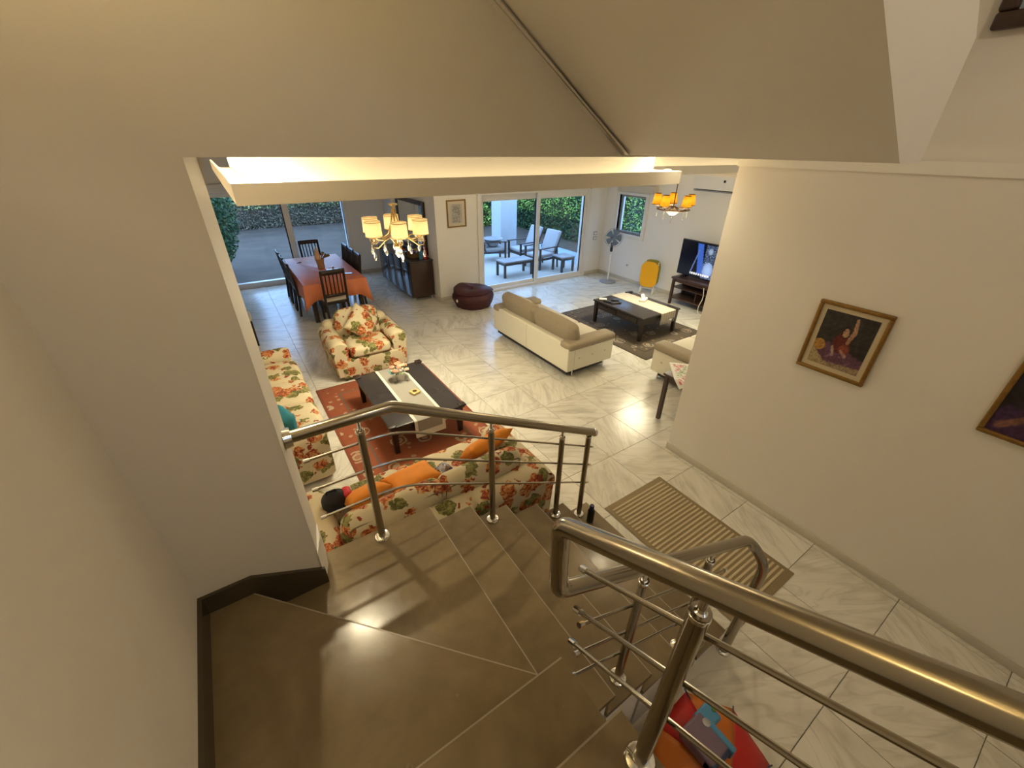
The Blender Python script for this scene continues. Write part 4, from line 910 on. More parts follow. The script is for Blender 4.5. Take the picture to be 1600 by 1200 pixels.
for k, (x, y, a, lb, L) in enumerate(((5.72, 5.24, 0.3, 'black remote control nearest the corner of the striped-runner table', 0.18), (5.80, 5.10, 1.2, 'black remote control lying across the others on the striped-runner table', 0.20), (5.90, 5.22, 0.8, 'short black remote control beside the striped runner', 0.15), (6.52, 5.44, 1.4, 'black remote control alone at the far edge of the striped-runner table', 0.17))):
    o = thing('remote_control', lb, 'remote', (x, y, ct), a, 'remote controls on the coffee table')
    B().rbox(0, 0, 0.011, 0.045, L, 0.022, 0.008, 2).obj('body', 'black_plastic', o)
    for q in range(5):
        B().rbox(-0.01 + 0.02 * (q % 2), -L * 0.35 + L * 0.16 * q, 0.0235, 0.010, 0.010, 0.004, 0.0015, 1).obj('button', 'grey_plastic', o)
gl = thing('eyeglasses_case', 'pale glasses case among the remotes on the striped-runner table', 'case', (5.73, 5.38, ct), 0.9)
B().rbox(0, 0, 0.018, 0.06, 0.15, 0.036, 0.016, 3).obj('case_body', 'paper_white', gl); B().box(-0.031, 0.031, -0.07, 0.07, 0.017, 0.019).obj('lid_seam', 'grey_plastic', gl, 0)
# ---- TV stand and TV
tvx = 8.12
ts = thing('tv_stand', 'dark brown open television stand against the right hand wall', 'tv stand', (tvx, 4.84, 0))
B().box(-0.27, 0.22, -0.62, 0.62, 0.56, 0.60, 0.005, 1).obj('top', 'brown_wood', ts)
for yy in (-0.57, 0.57):
    for xx in (-0.23, 0.18): B().box(xx - 0.025, xx + 0.025, yy - 0.025, yy + 0.025, 0, 0.56).obj('leg', 'brown_wood', ts, 0)
B().box(-0.24, 0.20, -0.60, 0.60, 0.14, 0.17).obj('lower_shelf', 'brown_wood', ts, 0); B().box(-0.22, 0.20, -0.59, 0.59, 0.37, 0.385).obj('middle_shelf', 'brown_wood', ts, 0)
B().box(0.19, 0.20, -0.59, 0.59, 0.17, 0.56).obj('back_board', 'dark_wood', ts, 0); B().box(-0.235, -0.21, -0.59, 0.59, 0.50, 0.56).obj('front_rail', 'brown_wood', ts, 0)
B().box(-0.22, 0.18, -0.02, 0.0, 0.17, 0.37).obj('divider', 'brown_wood', ts, 0)
tv = thing('television', 'flat screen television showing a dark blue film scene', 'television', (tvx - 0.02, 4.90, 0.60))
B().rbox(0, 0, 0.40, 0.05, 1.24, 0.72, 0.008, 2).obj('casing', 'black_plastic', tv)
for yy in (-0.42, 0.42):
    B().prism([(-0.13, 0), (0.13, 0), (0.03, 0.05), (-0.03, 0.05)], 'y', yy - 0.03, yy + 0.03).obj('stand_foot', 'black_plastic', tv, 0)
def scr(u, v):
    # u 0..1 left to right as seen in the room, v up
    c = [0.003, 0.004, 0.010]
    def blob(cu, cv, ru, rv, col, p=2.0):
        d = ((u - cu) / ru) ** 2 + ((v - cv) / rv) ** 2
        if d < 1:
            k = (1 - d) ** 0.5
            for i in range(3): c[i] = c[i] * (1 - k) + col[i] * k
    if abs((u - 0.40) + 0.10 * (v - 0.5)) < 0.055 and 0.08 < v < 0.97: c = [0.04, 0.11, 0.50]
    if abs((u - 0.31) - 0.14 * (v - 0.5)) < 0.010 and 0.1 < v < 0.8: c = [0.10, 0.16, 0.40]
    n = 0.5 + 0.5 * math.sin(41 * u + 13 * math.sin(17 * v)) * math.cos(37 * v + 7 * math.sin(23 * u))
    if 0.47 < u < 0.75 and v < 0.98:
        k = n ** 3 * (0.9 if v < 0.5 else 0.5); c = [0.01 + 0.35 * k, 0.02 + 0.5 * k, 0.05 + 0.9 * k]
    blob(0.56, 0.80, 0.05, 0.10, (0.25, 0.35, 0.55)); blob(0.57, 0.26, 0.10, 0.24, (0.30, 0.45, 0.85))
    if 0.03 < v < 0.11 and 0.25 < u < 0.62 and (int(u * 90) % 4) != 0 and abs(v - (0.085 - 0.0 * u)) < 0.03: c = [0.75, 0.8, 0.9]
    return c
paint('screen', 1.20, 0.68, 110, 66, lambda u, v: scr(u, v), 'screen', tv, (-0.0265, 0, 0.06), (0, 0, -PI / 2))
cb_ = thing('cable', 'thin white cable hanging in front of the television stand', 'cable', (7.84, 4.60, 0))
B().tube(fillet([(0, 0.05, 0.55), (-0.02, 0.0, 0.35), (-0.03, 0.06, 0.15), (-0.05, 0.02, 0.008), (-0.02, -0.25, 0.008)], 0.08, 5), 0.008, 8).obj('cord', 'cream_fabric', cb_)
ac2 = thing('cable', 'short black aerial cable hanging beside the television', 'cable', (8.385, 5.66, 1.0))
B().tube([(0, -0.10, 0.20), (0, -0.03, 0.15), (0, 0.02, 0.06), (0, 0.03, 0.0)], 0.007, 8).obj('cord', 'black_plastic', ac2); B().cyl((0, 0.03, 0.0), (0, 0.033, -0.05), 0.012, n=8).obj('plug', 'black_plastic', ac2)
# ---- folded yellow table leaning on the wall
ft = thing('folding_chair', 'folded yellow plastic seat leaning against the wall', 'folding seat', (8.10, 6.22, 0), 0.35)
def stad(w, h, r): return arc(w / 2 - r, h - r, r, 0, 90, 6) + arc(-w / 2 + r, h - r, r, 90, 180, 6) + arc(-w / 2 + r, r, r, 180, 270, 6) + arc(w / 2 - r, r, r, 270, 360, 6)
def slab(w, h, r, x0, x1, z0): return B().prism([(p[0], p[1] + z0) for p in stad(w, h, r)], 'x', x0, x1)
slab(0.40, 0.58, 0.14, -0.10, -0.065, 0.15).obj('front_board', 'yellow_plastic', ft); slab(0.40, 0.60, 0.14, 0.04, 0.075, 0.16).obj('rear_board', 'olive_plastic', ft)
for yy in (-0.15, 0.15): B().tube(fillet([(-0.12, yy, 0.012), (-0.06, yy, 0.10), (0.0, yy, 0.40), (0.03, yy, 0.72)], 0.1, 4), 0.013, 8).obj('leg', 'white_plastic', ft)
for yy in (-0.15, 0.15): B().rbox(0.0, yy, 0.06, 0.16, 0.05, 0.12, 0.02, 3).obj('foot_block', 'paper_white', ft)
B().cyl((-0.05, -0.16, 0.11), (-0.05, 0.16, 0.11), 0.012, n=8).obj('crossbar', 'white_plastic', ft)
# ---- standing fan
fn = thing('standing_fan', 'white standing fan with blue blades in the corner by the small window', 'fan', (7.93, 7.37, 0), -0.62)
B().lathe([(0.21, 0), (0.215, 0.012), (0.20, 0.03), (0.06, 0.045), (0.03, 0.06)], 28).obj('base', 'grey_plastic', fn)
B().lathe([(0.018, 0.05), (0.018, 0.62), (0.026, 0.62), (0.026, 0.66), (0.013, 0.67), (0.013, 0.90)], 14).obj('pole', 'white_plastic', fn)
B().rbox(0, 0.02, 0.86, 0.06, 0.09, 0.22, 0.025, 3).obj('control_box', 'black_plastic', fn)
hd = B().rbox(0, 0.03, 1.10, 0.11, 0.16, 0.12, 0.05, 4).obj('motor_head', 'black_plastic', fn)
hub = Vector((0, -0.10, 1.11))
for k in range(5):
    a = 2 * PI * k / 5
    def bl(u, v, a=a):
        r = 0.035 + 0.155 * u; th = a + (v - 0.5) * (1.05 - 0.1 * u); return (hub.x + r * math.cos(th), hub.y + 0.05 * (v - 0.5), hub.z + r * math.sin(th))
    B().grid(bl, 5, 5).obj('blade', 'fan_blue', fn, 60, solid=0.003)
cg = B()
for k in range(24):
    a = 2 * PI * k / 24; c_, s_ = math.cos(a), math.sin(a)
    cg.tube([(0.03 * c_, -0.165, 1.11 + 0.03 * s_), (0.15 * c_, -0.16, 1.11 + 0.15 * s_), (0.215 * c_, -0.105, 1.11 + 0.215 * s_), (0.15 * c_, -0.05, 1.11 + 0.15 * s_), (0.05 * c_, -0.03, 1.11 + 0.05 * s_)], 0.0016, 4)
for r, y in ((0.217, -0.105), (0.15, -0.162), (0.03, -0.165)):
    cg.tube([(r * math.cos(2 * PI * i / 32), y, 1.11 + r * math.sin(2 * PI * i / 32)) for i in range(32)], 0.004 if r > 0.2 else 0.002, 6, closed=True)
o = cg.obj('guard', 'grey_plastic', fn); o['kind'] = 'stuff'
B().cyl((0, -0.17, 1.11), (0, -0.155, 1.11), 0.035, n=16).obj('badge', 'fan_blue', fn)
# ---- air conditioner
acn = thing('air_conditioner', 'white split air conditioner high on the wall above the television', 'air conditioner', (XE, 5.20, 2.28))
B().prism([(-0.20, 0.03), (-0.03, 0.0), (0, 0.0), (0, 0.30), (-0.17, 0.30), (-0.21, 0.26)], 'y', -0.46, 0.46).obj('casing', 'white_plastic', acn, 25)
B().box(-0.185, -0.05, -0.42, 0.42, -0.012, 0.012).obj('flap', 'grey_plastic', acn, 0); B().box(-0.216, -0.205, -0.25, -0.21, 0.17, 0.21).obj('display', 'black_plastic', acn, 0)
# ---- wall plates
for k, z in enumerate((1.05, 0.93)):
    o = thing('light_switch', ('upper' if k == 0 else 'lower') + ' of two white switch plates beside the sliding door', 'switch', (8.13, YD, z), 0, 'switch plates beside the sliding door')
    B().box(-0.06, 0.06, -0.012, 0, -0.045, 0.045, 0.004, 1).obj('plate', 'grey_plastic', o); B().box(-0.045, 0.045, -0.016, -0.012, -0.03, 0.03, 0.002, 1).obj('rocker', 'white_plastic', o)
o = thing('wall_socket', 'small white socket low on the wall beside the fan', 'socket', (XE, 7.20, 0.40)); B().box(-0.012, 0, -0.05, 0.05, -0.04, 0.04, 0.004, 1).obj('plate', 'white_plastic', o); B().cyl((-0.016, 0, 0), (-0.011, 0, 0), 0.022, n=14).obj('outlet', 'grey_plastic', o)
# ---- side table with printed cloth
sd = thing('side_table', 'tall dark side table with printed cloth beside the right wall end', 'side table', (4.26, 2.32, 0))
B().rbox(0, 0, 0.64, 0.58, 0.56, 0.03, 0.008, 2).obj('table_top', 'brown_wood', sd)
for sx in (-1, 1):
    for sy in (-1, 1): B().box(sx * 0.25 - 0.022, sx * 0.25 + 0.022, sy * 0.24 - 0.022, sy * 0.24 + 0.022, 0, 0.625).obj('leg', 'brown_wood', sd, 0)
for sy in (-1, 1): B().box(-0.23, 0.23, sy * 0.24 - 0.012, sy * 0.24 + 0.012, 0.55, 0.625).obj('apron', 'brown_wood', sd, 0)
for sx in (-1, 1): B().box(sx * 0.25 - 0.012, sx * 0.25 + 0.012, -0.22, 0.22, 0.55, 0.625).obj('apron', 'brown_wood', sd, 0)
dc = thing('side_table_cloth', 'white cloth printed with pink roses laid corner-wise on the side table', 'cloth', (4.26, 2.34, 0.657))
n = 36; vs = []; cols = []
for j in range(n + 1):
    for i in range(n + 1):
        u, v = i / n - 0.5, j / n - 0.5; x, y = (u - v) * 0.40, (u + v) * 0.40; z = 0.0
        lim = 0.295
        if x < -lim: z = x + lim; x = -lim - 0.004 + 0.03 * z
        vs.append((x, y, z))
        f = 0.5 + 0.5 * math.sin(23 * u + 5 * math.sin(19 * v)) * math.sin(27 * v + 4 * math.sin(21 * u))
        ed = max(abs(u), abs(v))
        cols.append((0.82, 0.80, 0.74) if ed > 0.44 or f < 0.55 else ((0.62, 0.16, 0.20) if math.sin(9 * u + 14 * v) > 0 else (0.22, 0.34, 0.14)))
fs = [(j * (n + 1) + i, j * (n + 1) + i + 1, (j + 1) * (n + 1) + i + 1, (j + 1) * (n + 1) + i) for j in range(n) for i in range(n)]
o = B().add(vs, fs).obj('fabric', 'printed', dc, 60); ca = o.data.color_attributes.new('Col', 'FLOAT_COLOR', 'POINT')
for k, c_ in enumerate(cols): ca.data[k].color = (*c_, 1)
# ---- door mat with ribs
dm = thing('door_mat', 'ribbed beige mat at the foot of the stairs', 'mat', (2.735, 1.15, 0))
mw, md_ = 0.80, 1.36
B().rbox(0, 0, 0.004, mw, md_, 0.008, 0.003, 1).obj('mat_base', 'mat_weave', dm)
rib = B().rbox(0, 0, 0.009, mw - 0.08, 0.020, 0.006, 0.0028, 1).mesh('rib', 'mat_rib')
for k in range(32):
    share('rib', rib, dm, (0, -md_ / 2 + 0.07 + k * (md_ - 0.14) / 31, 0))
# ---- spray bottle on the lowest tread
spb = thing('water_bottle', 'slim black bottle standing on the lowest stair tread', 'bottle', (2.0, 1.70, 0.16))
B().lathe([(0.028, 0), (0.030, 0.004), (0.030, 0.13), (0.022, 0.145)], 16).obj('body', 'black_plastic', spb); B().lathe([(0.020, 0.145), (0.020, 0.185), (0.016, 0.19)], 14).obj('cap', 'toy_navy', spb)
# ---- children's things under the stairs
um = thing('umbrella', 'open red, orange and yellow child umbrella lying under the stairs', 'umbrella', (1.37, 0.16, 0.0))
um.rotation_euler = (math.radians(20), math.radians(-12), 0.3)
NP = 8; Rr = 0.36; Hh = 0.16
pm = ['toy_orange', 'toy_red', 'toy_orange', 'toy_red', 'toy_yellow', 'toy_red', 'toy_yellow', 'toy_red']
for k in range(NP):
    a0, a1 = 2 * PI * k / NP, 2 * PI * (k + 1) / NP
    def pan(u, v, a0=a0, a1=a1):
        a = a0 + (a1 - a0) * u; sag = 1 - 0.10 * math.sin(PI * u) * v
        r = Rr * v * sag; return (r * math.cos(a), r * math.sin(a), 0.17 + Hh * (1 - v ** 1.8) + 0.012 * math.sin(PI * u) * v)
    B().grid(pan, 6, 8).obj('panel', pm[k], um, 60, solid=0.002)
    B().tube([(0, 0, 0.17 + Hh), (Rr * 0.5 * math.cos(a0), Rr * 0.5 * math.sin(a0), 0.165 + Hh * (1 - 0.5 ** 1.8)), (Rr * 1.04 * math.cos(a0), Rr * 1.04 * math.sin(a0), 0.166)], 0.004, 6).obj('rib', 'toy_navy', um)
B().cyl((0, 0, 0.0), (0, 0, 0.19 + Hh), 0.006, n=8).obj('shaft', 'toy_navy', um)
ty_ = thing('toy_case', 'blue and mauve plastic toy case resting on the child umbrella', 'toy', (1.345, 0.19, 0.335), 0.0)
ty_.scale = (0.72, 0.72, 0.72)
B().rbox(0, 0, 0.06, 0.22, 0.26, 0.12, 0.025, 3).obj('body', 'toy_mauve', ty_); B().rbox(0.0, -0.10, 0.05, 0.22, 0.09, 0.125, 0.02, 3).obj('front_panel', 'toy_navy', ty_)
B().rbox(0.13, 0.07, 0.09, 0.17, 0.13, 0.05, 0.02, 3).obj('flap', 'toy_blue', ty_); B().rbox(0.10, -0.06, 0.07, 0.045, 0.20, 0.115, 0.012, 2).obj('strap', 'toy_blue', ty_)
B().cyl((0.08, 0.05, 0.11), (0.08, 0.05, 0.128), 0.028, n=16).obj('button', 'chrome', ty_); B().cyl((0.20, 0.07, 0.10), (0.20, 0.07, 0.122), 0.016, n=14).obj('button', 'leaf_green', ty_)
# ============================================================ PICTURES
def sm(a, b, x):
    t_ = max(0, min(1, (x - a) / (b - a))); return t_ * t_ * (3 - 2 * t_)
def frame(o, w, h, fw, d, mat):
    """mitred bars round a picture in local XZ, wall at y=0, facing -y, bottom at z=0"""
    for nm, (x0, x1, z0, z1) in (('frame_bar', (-w / 2, w / 2, 0, fw)), ('frame_bar', (-w / 2, w / 2, h - fw, h)), ('frame_bar', (-w / 2, -w / 2 + fw, fw, h - fw)), ('frame_bar', (w / 2 - fw, w / 2, fw, h - fw))):
        b = B().box(x0, x1, -d, 0, z0, z1, min(fw, d) * 0.3, 2).obj(nm, mat, o)
def seg(u, v, a, b):
    ax, ay = a; bx, by = b; t_ = max(0, min(1, ((u - ax) * (bx - ax) + (v - ay) * (by - ay)) / ((bx - ax) ** 2 + (by - ay) ** 2)))
    return math.hypot(u - ax - t_ * (bx - ax), v - ay - t_ * (by - ay))
def wob(u, v, s): return math.sin(s * u + 3 * math.sin(s * 0.7 * v)) * math.sin(s * 0.9 * v + 2.5 * math.sin(s * 0.6 * u))
def paint1(u, v):
    w1_, w2_ = wob(u, v, 19), wob(v, u, 43); uu, vv = u + 0.012 * w2_, v + 0.012 * w1_
    c = Vector((0.020, 0.017, 0.016)) * (1 + 0.5 * w1_) + Vector((0.012, 0.012, 0.014)) * max(0, w2_) * (vv > 0.4)
    def lay(m_, col, k=1.0):
        nonlocal c
        if m_ > 0: c = c.lerp(Vector(col) * (1 + 0.35 * w2_), min(1, m_ * k))
    lay(1 - sm(0.02, 0.05, vv - 0.40 + 0.24 * max(0, uu - 0.25) + 0.02 * w1_), (0.11, 0.045, 0.085))
    lay(1 - sm(0.9, 1.05, ((uu - 0.10) / 0.13) ** 2 + ((vv - 0.36) / 0.10) ** 2), (0.42, 0.22, 0.05))
    lay(1 - sm(0.0, 0.03, vv - (0.30 - 0.75 * uu)), (0.36, 0.28, 0.15)); lay(1 - sm(0, 0.03, vv - (0.06 + 0.04 * uu)), (0.34, 0.26, 0.14), 0.8)
    lay(1 - sm(0.9, 1.1, ((uu - 0.50) / 0.16) ** 2 + ((vv - 0.48) / 0.19) ** 2), (0.105, 0.012, 0.012))
    lay(1 - sm(0.9, 1.1, ((uu - 0.58) / 0.11) ** 2 + ((vv - 0.38) / 0.09) ** 2), (0.22, 0.05, 0.025))
    lay(1 - sm(0.9, 1.1, ((uu - 0.51) / 0.095) ** 2 + ((vv - 0.69) / 0.12) ** 2), (0.012, 0.010, 0.010))
    lay(1 - sm(0.9, 1.1, ((uu - 0.51) / 0.058) ** 2 + ((vv - 0.67) / 0.076) ** 2), (0.40, 0.24, 0.15))
    lay(1 - sm(0.028, 0.042, seg(uu, vv, (0.60, 0.52), (0.66, 0.72))), (0.36, 0.20, 0.12)); lay(1 - sm(0.026, 0.040, seg(uu, vv, (0.66, 0.72), (0.62, 0.93))), (0.42, 0.25, 0.15))
    lay(1 - sm(0.02, 0.03, seg(uu, vv, (0.36, 0.40), (0.42, 0.24))), (0.34, 0.24, 0.20)); lay(1 - sm(0.02, 0.03, seg(uu, vv, (0.55, 0.34), (0.66, 0.26))), (0.36, 0.20, 0.16))
    lay(sm(0.5, 0.9, w1_) * (vv < 0.3) * (uu > 0.3), (0.26, 0.14, 0.17), 0.7)
    return tuple(max(0.002, x) for x in c)
def paint2(u, v):
    w1_, w2_ = wob(u, v, 17), wob(v, u, 39); c = Vector((0.018, 0.014, 0.018)) * (1 + 0.5 * w1_)
    def lay(m_, col, k=1.0):
        nonlocal c
        if m_ > 0: c = c.lerp(Vector(col) * (1 + 0.35 * w2_), min(1, m_ * k))
    lay(1 - sm(0.0, 0.06, v - 0.42 + 0.25 * abs(u - 0.5) + 0.03 * w1_), (0.055, 0.022, 0.07)); lay(1 - sm(0.03, 0.06, seg(u, v, (0.10, 0.10), (0.3, 0.25))), (0.20, 0.09, 0.07))
    lay(1 - sm(0.03, 0.05, seg(u, v, (0.42, 0.18), (0.65, 0.32))), (0.22, 0.20, 0.28)); lay(1 - sm(0.9, 1.1, ((u - 0.50) / 0.09) ** 2 + ((v - 0.66) / 0.11) ** 2), (0.42, 0.28, 0.22))
    return tuple(max(0.002, x) for x in c)
def sketch(u, v):
    g = 0.62; w1_ = wob(u, v, 23); w2_ = wob(v, u, 57)
    if 0.14 < u < 0.86 and 0.12 < v < 0.90:
        d = 0.5 + 0.5 * w1_ * (0.6 + 0.4 * w2_); m_ = sm(0.42, 0.12, abs(u - 0.5)) * sm(0.75, 0.25, abs(v - 0.42)); k = 0.75 * d * m_ + 0.08
        return (g * (1 - k), g * 0.95 * (1 - k), g * 0.86 * (1 - k))
    return (0.60, 0.55, 0.44)
def picture_x(name, label, w, h, loc, fw, d, fm, fn_, nx, ny, mat_w=0.0, rz=-PI / 2):
    o = thing(name, label, 'painting', loc, rz); frame(o, w, h, fw, d, fm)
    if mat_w:
        B().box(-w / 2 + fw, w / 2 - fw, -d * 0.45, -0.004, fw, h - fw).obj('mount', 'passepartout', o, 0)
    paint('canvas', w - 2 * (fw + mat_w), h - 2 * (fw + mat_w), nx, ny, fn_, 'printed', o, (0, -d * 0.5 - 0.001 if mat_w else -d * 0.4, fw + mat_w))
    return o
picture_x('painting', 'gilt framed painting of a seated figure raising one arm', 0.460, 0.545, (XR, 0.955, 1.50), 0.028, 0.03, 'gilt_wood', paint1, 80, 96, 0.034)
picture_x('painting', 'gilt framed dark purple painting cut off by the right picture edge', 0.46, 0.545, (XR, -0.115, 1.50), 0.028, 0.03, 'gilt_wood', paint2, 60, 70, 0.0)
picture_x('painting', 'dark framed pale blue picture high on the stairwell wall', 1.10, 0.90, (XR + 0.035, 0.385, 3.55), 0.075, 0.05, 'brown_wood', lambda u, v: (0.30 + 0.05 * wob(u, v, 9), 0.38 + 0.05 * wob(v, u, 7), 0.46), 24, 20, 0.0)
picture_x('picture', 'small gilt framed pencil sketch between the pillar and the sliding door', 0.44, 0.53, (4.11, YD, 1.52), 0.028, 0.02, 'gilt_wood', sketch, 50, 60, 0.0, 0.0)
# ============================================================ CHANDELIERS
def chandelier1():
    o = thing('chandelier', 'lit chandelier with cream drum shades and crystal drops', 'chandelier', (1.53, 4.50, 0))
    zt_ = 2.735
    B().lathe([(0.05, zt_ - 0.03), (0.055, zt_)], 16).obj('ceiling_rose', 'gold', o); B().cyl((0, 0, 2.46), (0, 0, zt_), 0.006, n=8).obj('hanging_rod', 'gold', o)
    B().lathe([(0.012, 2.48), (0.05, 2.475), (0.05, 2.465), (0.014, 2.455), (0.010, 2.30), (0.022, 2.20), (0.016, 2.12), (0.034, 2.09), (0.038, 2.05), (0.012, 2.02)], 14).obj('column', 'gold', o)
    B().lathe([(0.004, 2.02), (0.03, 2.0), (0.034, 1.975), (0.018, 1.945), (0.004, 1.93)], 10).obj('finial', 'crystal', o)
    for k in range(6):
        a = 2 * PI * k / 6 + 0.32; c_, s_ = math.cos(a), math.sin(a)
        P_ = lambda r, z: (r * c_, r * s_, z)
        arm = B().tube([P_(0.014, 2.42), P_(0.04, 2.30), P_(0.09, 2.18), P_(0.16, 2.135), P_(0.23, 2.15), P_(0.275, 2.17)], 0.006, 8).obj('arm', 'gold', o)
        B().tube([P_(0.02, 2.08), P_(0.08, 2.15), P_(0.15, 2.13), P_(0.24, 2.07), P_(0.295, 2.08), P_(0.31, 2.12), P_(0.285, 2.15), P_(0.262, 2.13), P_(0.275, 2.11)], 0.005, 8).obj('scroll', 'gold', arm)
        B().lathe([(0.032, 2.165), (0.034, 2.172), (0.012, 2.178), (0.012, 2.215)], 12, (0.275 * c_, 0.275 * s_, 0)).obj('candle_cup', 'gold', arm)
        sx, sy = 0.275 * c_, 0.275 * s_
        sh = B().lathe([(0.083, 2.185), (0.078, 2.335)], 24, (sx, sy, 0), caps=False).obj('lamp_shade', 'shade_cream', o)
        B().tube([(sx + 0.0845 * math.cos(2 * PI * i / 24), sy + 0.0845 * math.sin(2 * PI * i / 24), 2.188) for i in range(24)], 0.003, 6, closed=True).obj('trim_ring', 'gold', sh)
        B().tube([(sx + 0.079 * math.cos(2 * PI * i / 24), sy + 0.079 * math.sin(2 * PI * i / 24), 2.325) for i in range(24)], 0.003, 6, closed=True).obj('trim_ring', 'gold', sh)
        B().rbox(sx, sy, 2.25, 0.03, 0.03, 0.06, 0.014, 3).obj('bulb', 'bulb', sh)
        for (r, z0) in ((0.295, 2.075), (0.15, 2.10)):
            dr_ = B().lathe([(0.002, 0.0), (0.004, -0.02), (0.006, -0.03), (0.003, -0.04), (0.004, -0.05), (0.014, -0.075), (0.016, -0.095), (0.008, -0.12), (0.001, -0.128)], 8, (r * c_, r * s_, z0)).obj('crystal_drop', 'crystal', o)
        B().lathe([(0.002, 0), (0.026, -0.012), (0.030, -0.03), (0.022, -0.05), (0.002, -0.058)], 10, (0.275 * c_, 0.275 * s_, 2.165)).obj('crystal_bowl', 'crystal', arm)
    spot_light('chandelier_cream_light', (1.53, 4.50, 2.02), 150, (1.0, 0.90, 0.62), 150, 0.3)
    point_light('chandelier_cream_glow', (1.53, 4.50, 1.78), 44, (1.0, 0.86, 0.58), 0.25)
    return o
chandelier1()
def chandelier2():
    o = thing('chandelier', 'chandelier with pleated amber shades near the small window', 'chandelier', (6.14, 4.50, 0))
    zt_ = 2.70
    B().lathe([(0.05, zt_ - 0.03), (0.055, zt_)], 16).obj('ceiling_rose', 'bronze', o); B().cyl((0, 0, 2.16), (0, 0, zt_), 0.008, n=8).obj('hanging_rod', 'bronze', o)
    B().tube([(0.25 * math.cos(2 * PI * i / 32), 0.25 * math.sin(2 * PI * i / 32), 2.155) for i in range(32)], 0.009, 8, closed=True).obj('ring', 'bronze', o)
    B().lathe([(0.02, 2.16), (0.115, 2.15), (0.10, 2.11), (0.05, 2.07), (0.02, 2.055)], 20).obj('bowl', 'ceramic_white', o); B().lathe([(0.03, 2.06), (0.022, 2.035), (0.004, 2.02)], 12).obj('finial', 'black_plastic', o)
    B().cyl((0, 0, 1.94), (0, 0, 2.03), 0.003, n=6).obj('pendant_chain', 'bronze', o)
    for k in range(5):
        a = 2 * PI * k / 5 + 0.75; c_, s_ = math.cos(a), math.sin(a); sx, sy = 0.27 * c_, 0.27 * s_
        arm = B().tube([(0.02 * c_, 0.02 * s_, 2.20), (0.14 * c_, 0.14 * s_, 2.13), (0.22 * c_, 0.22 * s_, 2.14), (sx, sy, 2.19)], 0.007, 8).obj('arm', 'bronze', o)
        B().lathe([(0.035, 2.185), (0.038, 2.20), (0.014, 2.207), (0.014, 2.235)], 12, (sx, sy, 0)).obj('candle_cup', 'ceramic_white', arm)
        n = 40; v0 = []; 
        for (r, z) in ((0.076, 2.215), (0.050, 2.375)):
            for i in range(n):
                q = 2 * PI * i / n; rr_ = r * (1 + 0.025 * (-1) ** i); v0.append((sx + rr_ * math.cos(q), sy + rr_ * math.sin(q), z))
        sh = B().add(v0, [(i, (i + 1) % n, n + (i + 1) % n, n + i) for i in range(n)]).obj('lamp_shade', 'shade_amber', o, 80)
        for (r, z) in ((0.077, 2.216), (0.051, 2.373)): B().tube([(sx + r * math.cos(2 * PI * i / 20), sy + r * math.sin(2 * PI * i / 20), z) for i in range(20)], 0.004, 6, closed=True).obj('trim_ring', 'bronze', sh)
        B().rbox(sx, sy, 2.30, 0.028, 0.028, 0.06, 0.013, 3).obj('bulb', 'bulb', sh)
        B().lathe([(0.002, 0), (0.005, -0.03), (0.010, -0.09), (0.007, -0.12), (0.001, -0.125)], 8, (0.25 * c_, 0.25 * s_, 2.15)).obj('crystal_drop', 'crystal', o)
    spot_light('chandelier_amber_light', (6.14, 4.50, 2.02), 175, (1.0, 0.90, 0.62), 150, 0.3)
    point_light('chandelier_amber_glow', (6.14, 4.50, 1.80), 32, (1.0, 0.86, 0.58), 0.25)
chandelier2()
# ============================================================ OUTDOORS
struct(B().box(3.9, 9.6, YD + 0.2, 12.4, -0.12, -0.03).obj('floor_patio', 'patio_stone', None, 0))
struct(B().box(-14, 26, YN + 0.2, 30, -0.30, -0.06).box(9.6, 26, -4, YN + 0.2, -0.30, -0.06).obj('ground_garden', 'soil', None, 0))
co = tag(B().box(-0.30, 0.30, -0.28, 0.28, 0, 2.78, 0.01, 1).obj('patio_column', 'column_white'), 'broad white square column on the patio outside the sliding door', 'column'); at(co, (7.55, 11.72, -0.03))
def patio_chair(label, loc, rz):
    o = thing('patio_chair', label, 'chair', loc, rz, 'wooden patio armchairs')
    for sx in (-1, 1):
        x = sx * 0.31
        B().box(x - 0.022, x + 0.022, -0.36, -0.31, 0, 0.58).obj('leg', 'outdoor_wood', o, 0)
        B().tube([(x, 0.36, 0), (x, 0.30, 0.55)], 0.026, 6).obj('leg', 'outdoor_wood', o)
        B().box(x - 0.035, x + 0.035, -0.40, 0.34, 0.58, 0.605, 0.006, 1).obj('armrest', 'outdoor_wood', o)
        B().box(x - 0.012, x + 0.012, -0.31, 0.30, 0.27, 0.33).obj('side_rail', 'outdoor_wood', o, 0)
    B().box(-0.29, 0.29, -0.36, -0.335, 0.27, 0.34).obj('front_rail', 'outdoor_wood', o, 0)
    for sx in (-1, 1): B().tube([(sx * 0.27, 0.24, 0.30), (sx * 0.27, 0.52, 0.98)], 0.022, 6).obj('back_post', 'outdoor_wood', o)
    B().rbox(0, -0.03, 0.375, 0.56, 0.62, 0.10, 0.035, 3).obj('seat_cushion', 'outdoor_cushion', o)
    B().rbox(0, 0.36, 0.70, 0.54, 0.10, 0.62, 0.04, 3, rot=Matrix.Rotation(math.radians(-22), 3, 'X')).obj('back_cushion', 'outdoor_cushion', o)
    return o
patio_chair('wooden patio armchair right of the door mullion, next to the small table', (7.42, 9.54, -0.03), -PI / 2 + 0.10)
patio_chair('wooden patio armchair just left of the door mullion', (7.40, 10.38, -0.03), -PI / 2)
pcl = patio_chair('wooden patio armchair at the left edge of the glass with a white bundle', (6.62, 10.95, -0.03), PI / 2 - 0.3)
wbz = thing('laundry_basket', 'grey plastic basin on the left patio armchair', 'basin', (6.62, 10.90, 0.42))
